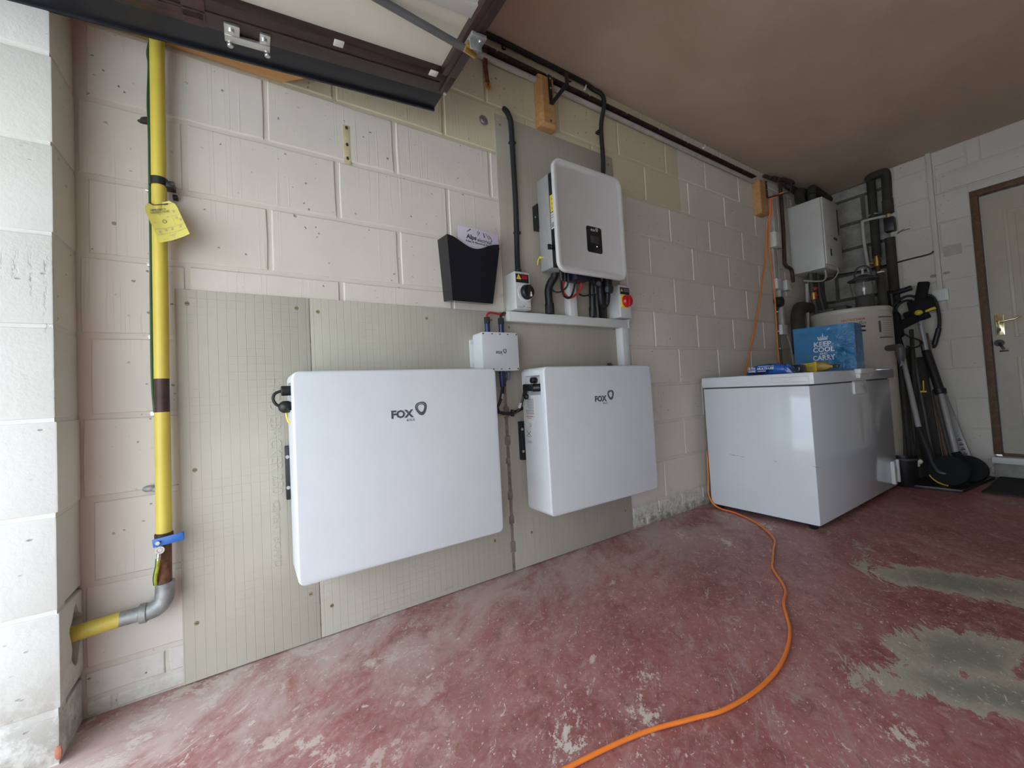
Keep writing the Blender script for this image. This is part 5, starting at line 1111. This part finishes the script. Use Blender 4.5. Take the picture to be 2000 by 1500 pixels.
# pressure washer lance with gun and patio head
pw = thing('pressure_washer_lance', 'long silver pressure washer lance with black gun', 'lance', (4.09, -.88, .0066))
L0, L1, L2, L3 = V((4.375, -.652, 1.19)), V((4.335, -.678, .945)), V((4.25, -.748, .615)), V((4.11, -.815, .215))
part('upper_tube', B().cyl(L0, L1+(L1-L0)*.03, .0155, n=16), M_TUBE, pw)
part('grip', B().cyl(L1, L2, .026, .026, n=14, bev=.004).cyl(L2+(L1-L2)*.12, L2, .035, .032, n=14, bev=.004), M_BLACK, pw, 'black ribbed grip')
part('lower_tube', B().cyl(L2, L3, .0155, n=16), M_TUBE, pw)
part('patio_head', B().lathe((4.10, -.865, .108), [(.02, .03), (.085, .022), (.095, 0), (.095, -.02), (.02, -.012)], V((-.8, -.25, .35)), 32).tube([L3, (4.10, -.845, .15), (4.09, -.86, .12)], .024, 12), M_BLACKM, pw, 'black round brush head')
gn = part('gun', B().obox((4.36, -.60, 1.285), (4.37, -.735, 1.30), Z_, .105, .055, .012).obox((4.37, -.665, 1.33), (4.38, -.692, 1.475), (0, 1, 0), .062, .05, .010).obox((4.36, -.58, 1.205), (4.37, -.70, 1.245), Z_, .10, .05, .012), M_BLACKM, pw, 'black trigger gun')
part('trigger', B().sphere((4.345, -.655, 1.243), .026, 12, 8, (.6, 1, .9)).obox((4.35, -.69, 1.247), (4.35, -.745, 1.262), Z_, .02, .02, .004), M_YPLAST, gn, 'yellow trigger')
part('label', B().box(4.352, 4.353, -.643, -.60, 1.285, 1.32), M_SHADE, gn)
ph = thing('pressure_hose', 'black pressure hose looping round the washer gun', 'hose', (4.42, -.70, .96))
part('hose', B().tube([(4.40, -.665, 1.31), (4.41, -.70, 1.37), (4.425, -.728, 1.335), (4.43, -.742, 1.25), (4.43, -.742, 1.14), (4.42, -.722, 1.04), (4.42, -.707, .97)], .011, 10), M_BLACKR, ph)
part('end_fitting', B().cyl((4.428, -.738, 1.11), (4.421, -.708, .985), .0155, n=12, bev=.003).cyl((4.421, -.708, .985), (4.419, -.703, .960), .008, n=10), M_BLACK, ph)
part('hose', B().tube([(4.38, -.655, 1.36), (4.38, -.60, 1.388), (4.385, -.54, 1.36), (4.39, -.49, 1.29), (4.40, -.455, 1.18), (4.40, -.455, 1.05)], .010, 10), M_BLACKR, ph)
part('hose', B().tube([(4.37, -.62, 1.345), (4.38, -.575, 1.352), (4.385, -.53, 1.315), (4.39, -.50, 1.24), (4.39, -.49, 1.14)], .009, 10), M_BLACKR, ph)
single('hose_reel_arm', B().tube([(4.40, -.46, 1.435), (4.40, -.52, 1.43), (4.395, -.62, 1.45)], .020, 12).tube([(4.40, -.50, 1.43), (4.40, -.505, 1.30), (4.39, -.51, 1.05)], .022, 12), M_BLACK, 'thick black hose arm behind the gun', 'hose reel')
single('power_flex', B().tube([(4.30, -.575, 1.09), (4.30, -.61, 1.055), (4.30, -.65, 1.03), (4.30, -.668, 1.0), (4.30, -.63, .975), (4.29, -.585, .99)], .006, 8), M_BLACK, 'thin black flex hanging below the trimmer handle', 'cable')
lvl = thing('spirit_level', 'grey plank with dark red lettering leaning on the back wall', 'plank', (4.36, -.81, .0066))
P0, P1 = V((4.335, -.858, .0095)), V((4.486, -.682, .735))
part('body', B().obox(P0, P1, (0, -1, .2), .052, .020, .002), M_PLANK, lvl)
ax = (P1-P0).normalized(); wd = V((0, -1, .2)); wd = (wd-ax*wd.dot(ax)).normalized(); nn_ = wd.cross(ax)
if nn_.x > 0: nn_ = -nn_
lt = B()
for i in range(6):
    c_ = P0+ax*(.10+.034*i)+nn_*.0108; lt.obox(c_-wd*.010, c_+wd*.012, ax, .009, .0008, 0)
    c_ += ax*.011; lt.obox(c_-wd*.004, c_+wd*.008, ax, .005, .0008, 0)
part('lettering', lt, mat('dark_red_print', (.10, .02, .02), .6), lvl, 'worn dark red lettering')
def stick(name, p0, p1, r, mt, label, cat='handle'):
    return single(name, B().cyl(p0, p1, r, r*.92, n=12, bev=.003), mt, label, cat, 'poles leaning behind the trimmer')
stick('broom_handle', (4.22, -.765, .0066), (4.42, -.665, 1.08), .018, M_BROOM, 'reddish brown handle behind the lance grip')
stick('rake_handle', (4.05, -.60, .0066), (4.27, -.545, 1.15), .014, M_LAG, 'dark pole nearest the cylinder behind the trimmer')
stick('fork_handle', (4.12, -.63, .0066), (4.36, -.605, 1.12), .013, M_LAG, 'dark pole between the trimmer and the lance')
stick('grey_pole', (4.18, -.70, .0066), (4.36, -.60, 1.0), .011, M_GREYPIPE, 'slim grey pole between the two silver shafts')
stick('spade_handle', (4.18, -.80, .0066), (4.43, -.64, 1.02), .013, M_GREYPIPE, 'grey pole just left of the plank')
for (xa, ya, xb, yb_, hh, wd_, lab) in ((4.02, -.575, 4.26, -.50, 1.18, .05, 'added black backdrop slat behind the trimmer nearest the cylinder'), (4.10, -.600, 4.32, -.535, 1.05, .045, 'second added backdrop slat behind the trimmer shaft'), (4.16, -.655, 4.38, -.585, .98, .05, 'wide added backdrop slat behind the yellow peg'), (4.24, -.715, 4.42, -.63, .90, .04, 'short added backdrop slat left of the brown handle')):  # added slats: a dark backdrop that deepens the corner behind the tools
    single('slat', B().obox((xa, ya, .012), (xb, yb_, hh), (0, 1, 0), wd_, .016, .003), M_LAG, lab, 'slat', 'added dark backdrop slats in the corner')
single('paper_sleeve', B().cyl((4.355, -.697, .735), (4.337, -.706, .640), .021, n=14), M_COND, 'pale paper label wrapped round the brown handle', 'label')
pgt = thing('tent_peg', 'small yellow topped peg hooked among the tools', 'peg', (4.2, -.67, .63))
part('pin', B().cyl((4.205, -.674, .72), (4.20, -.672, .64), .004, n=8), M_YPLAST, pgt)
part('foot', B().box(4.19, 4.21, -.688, -.655, .632, .645, .003), M_YPLAST, pgt)
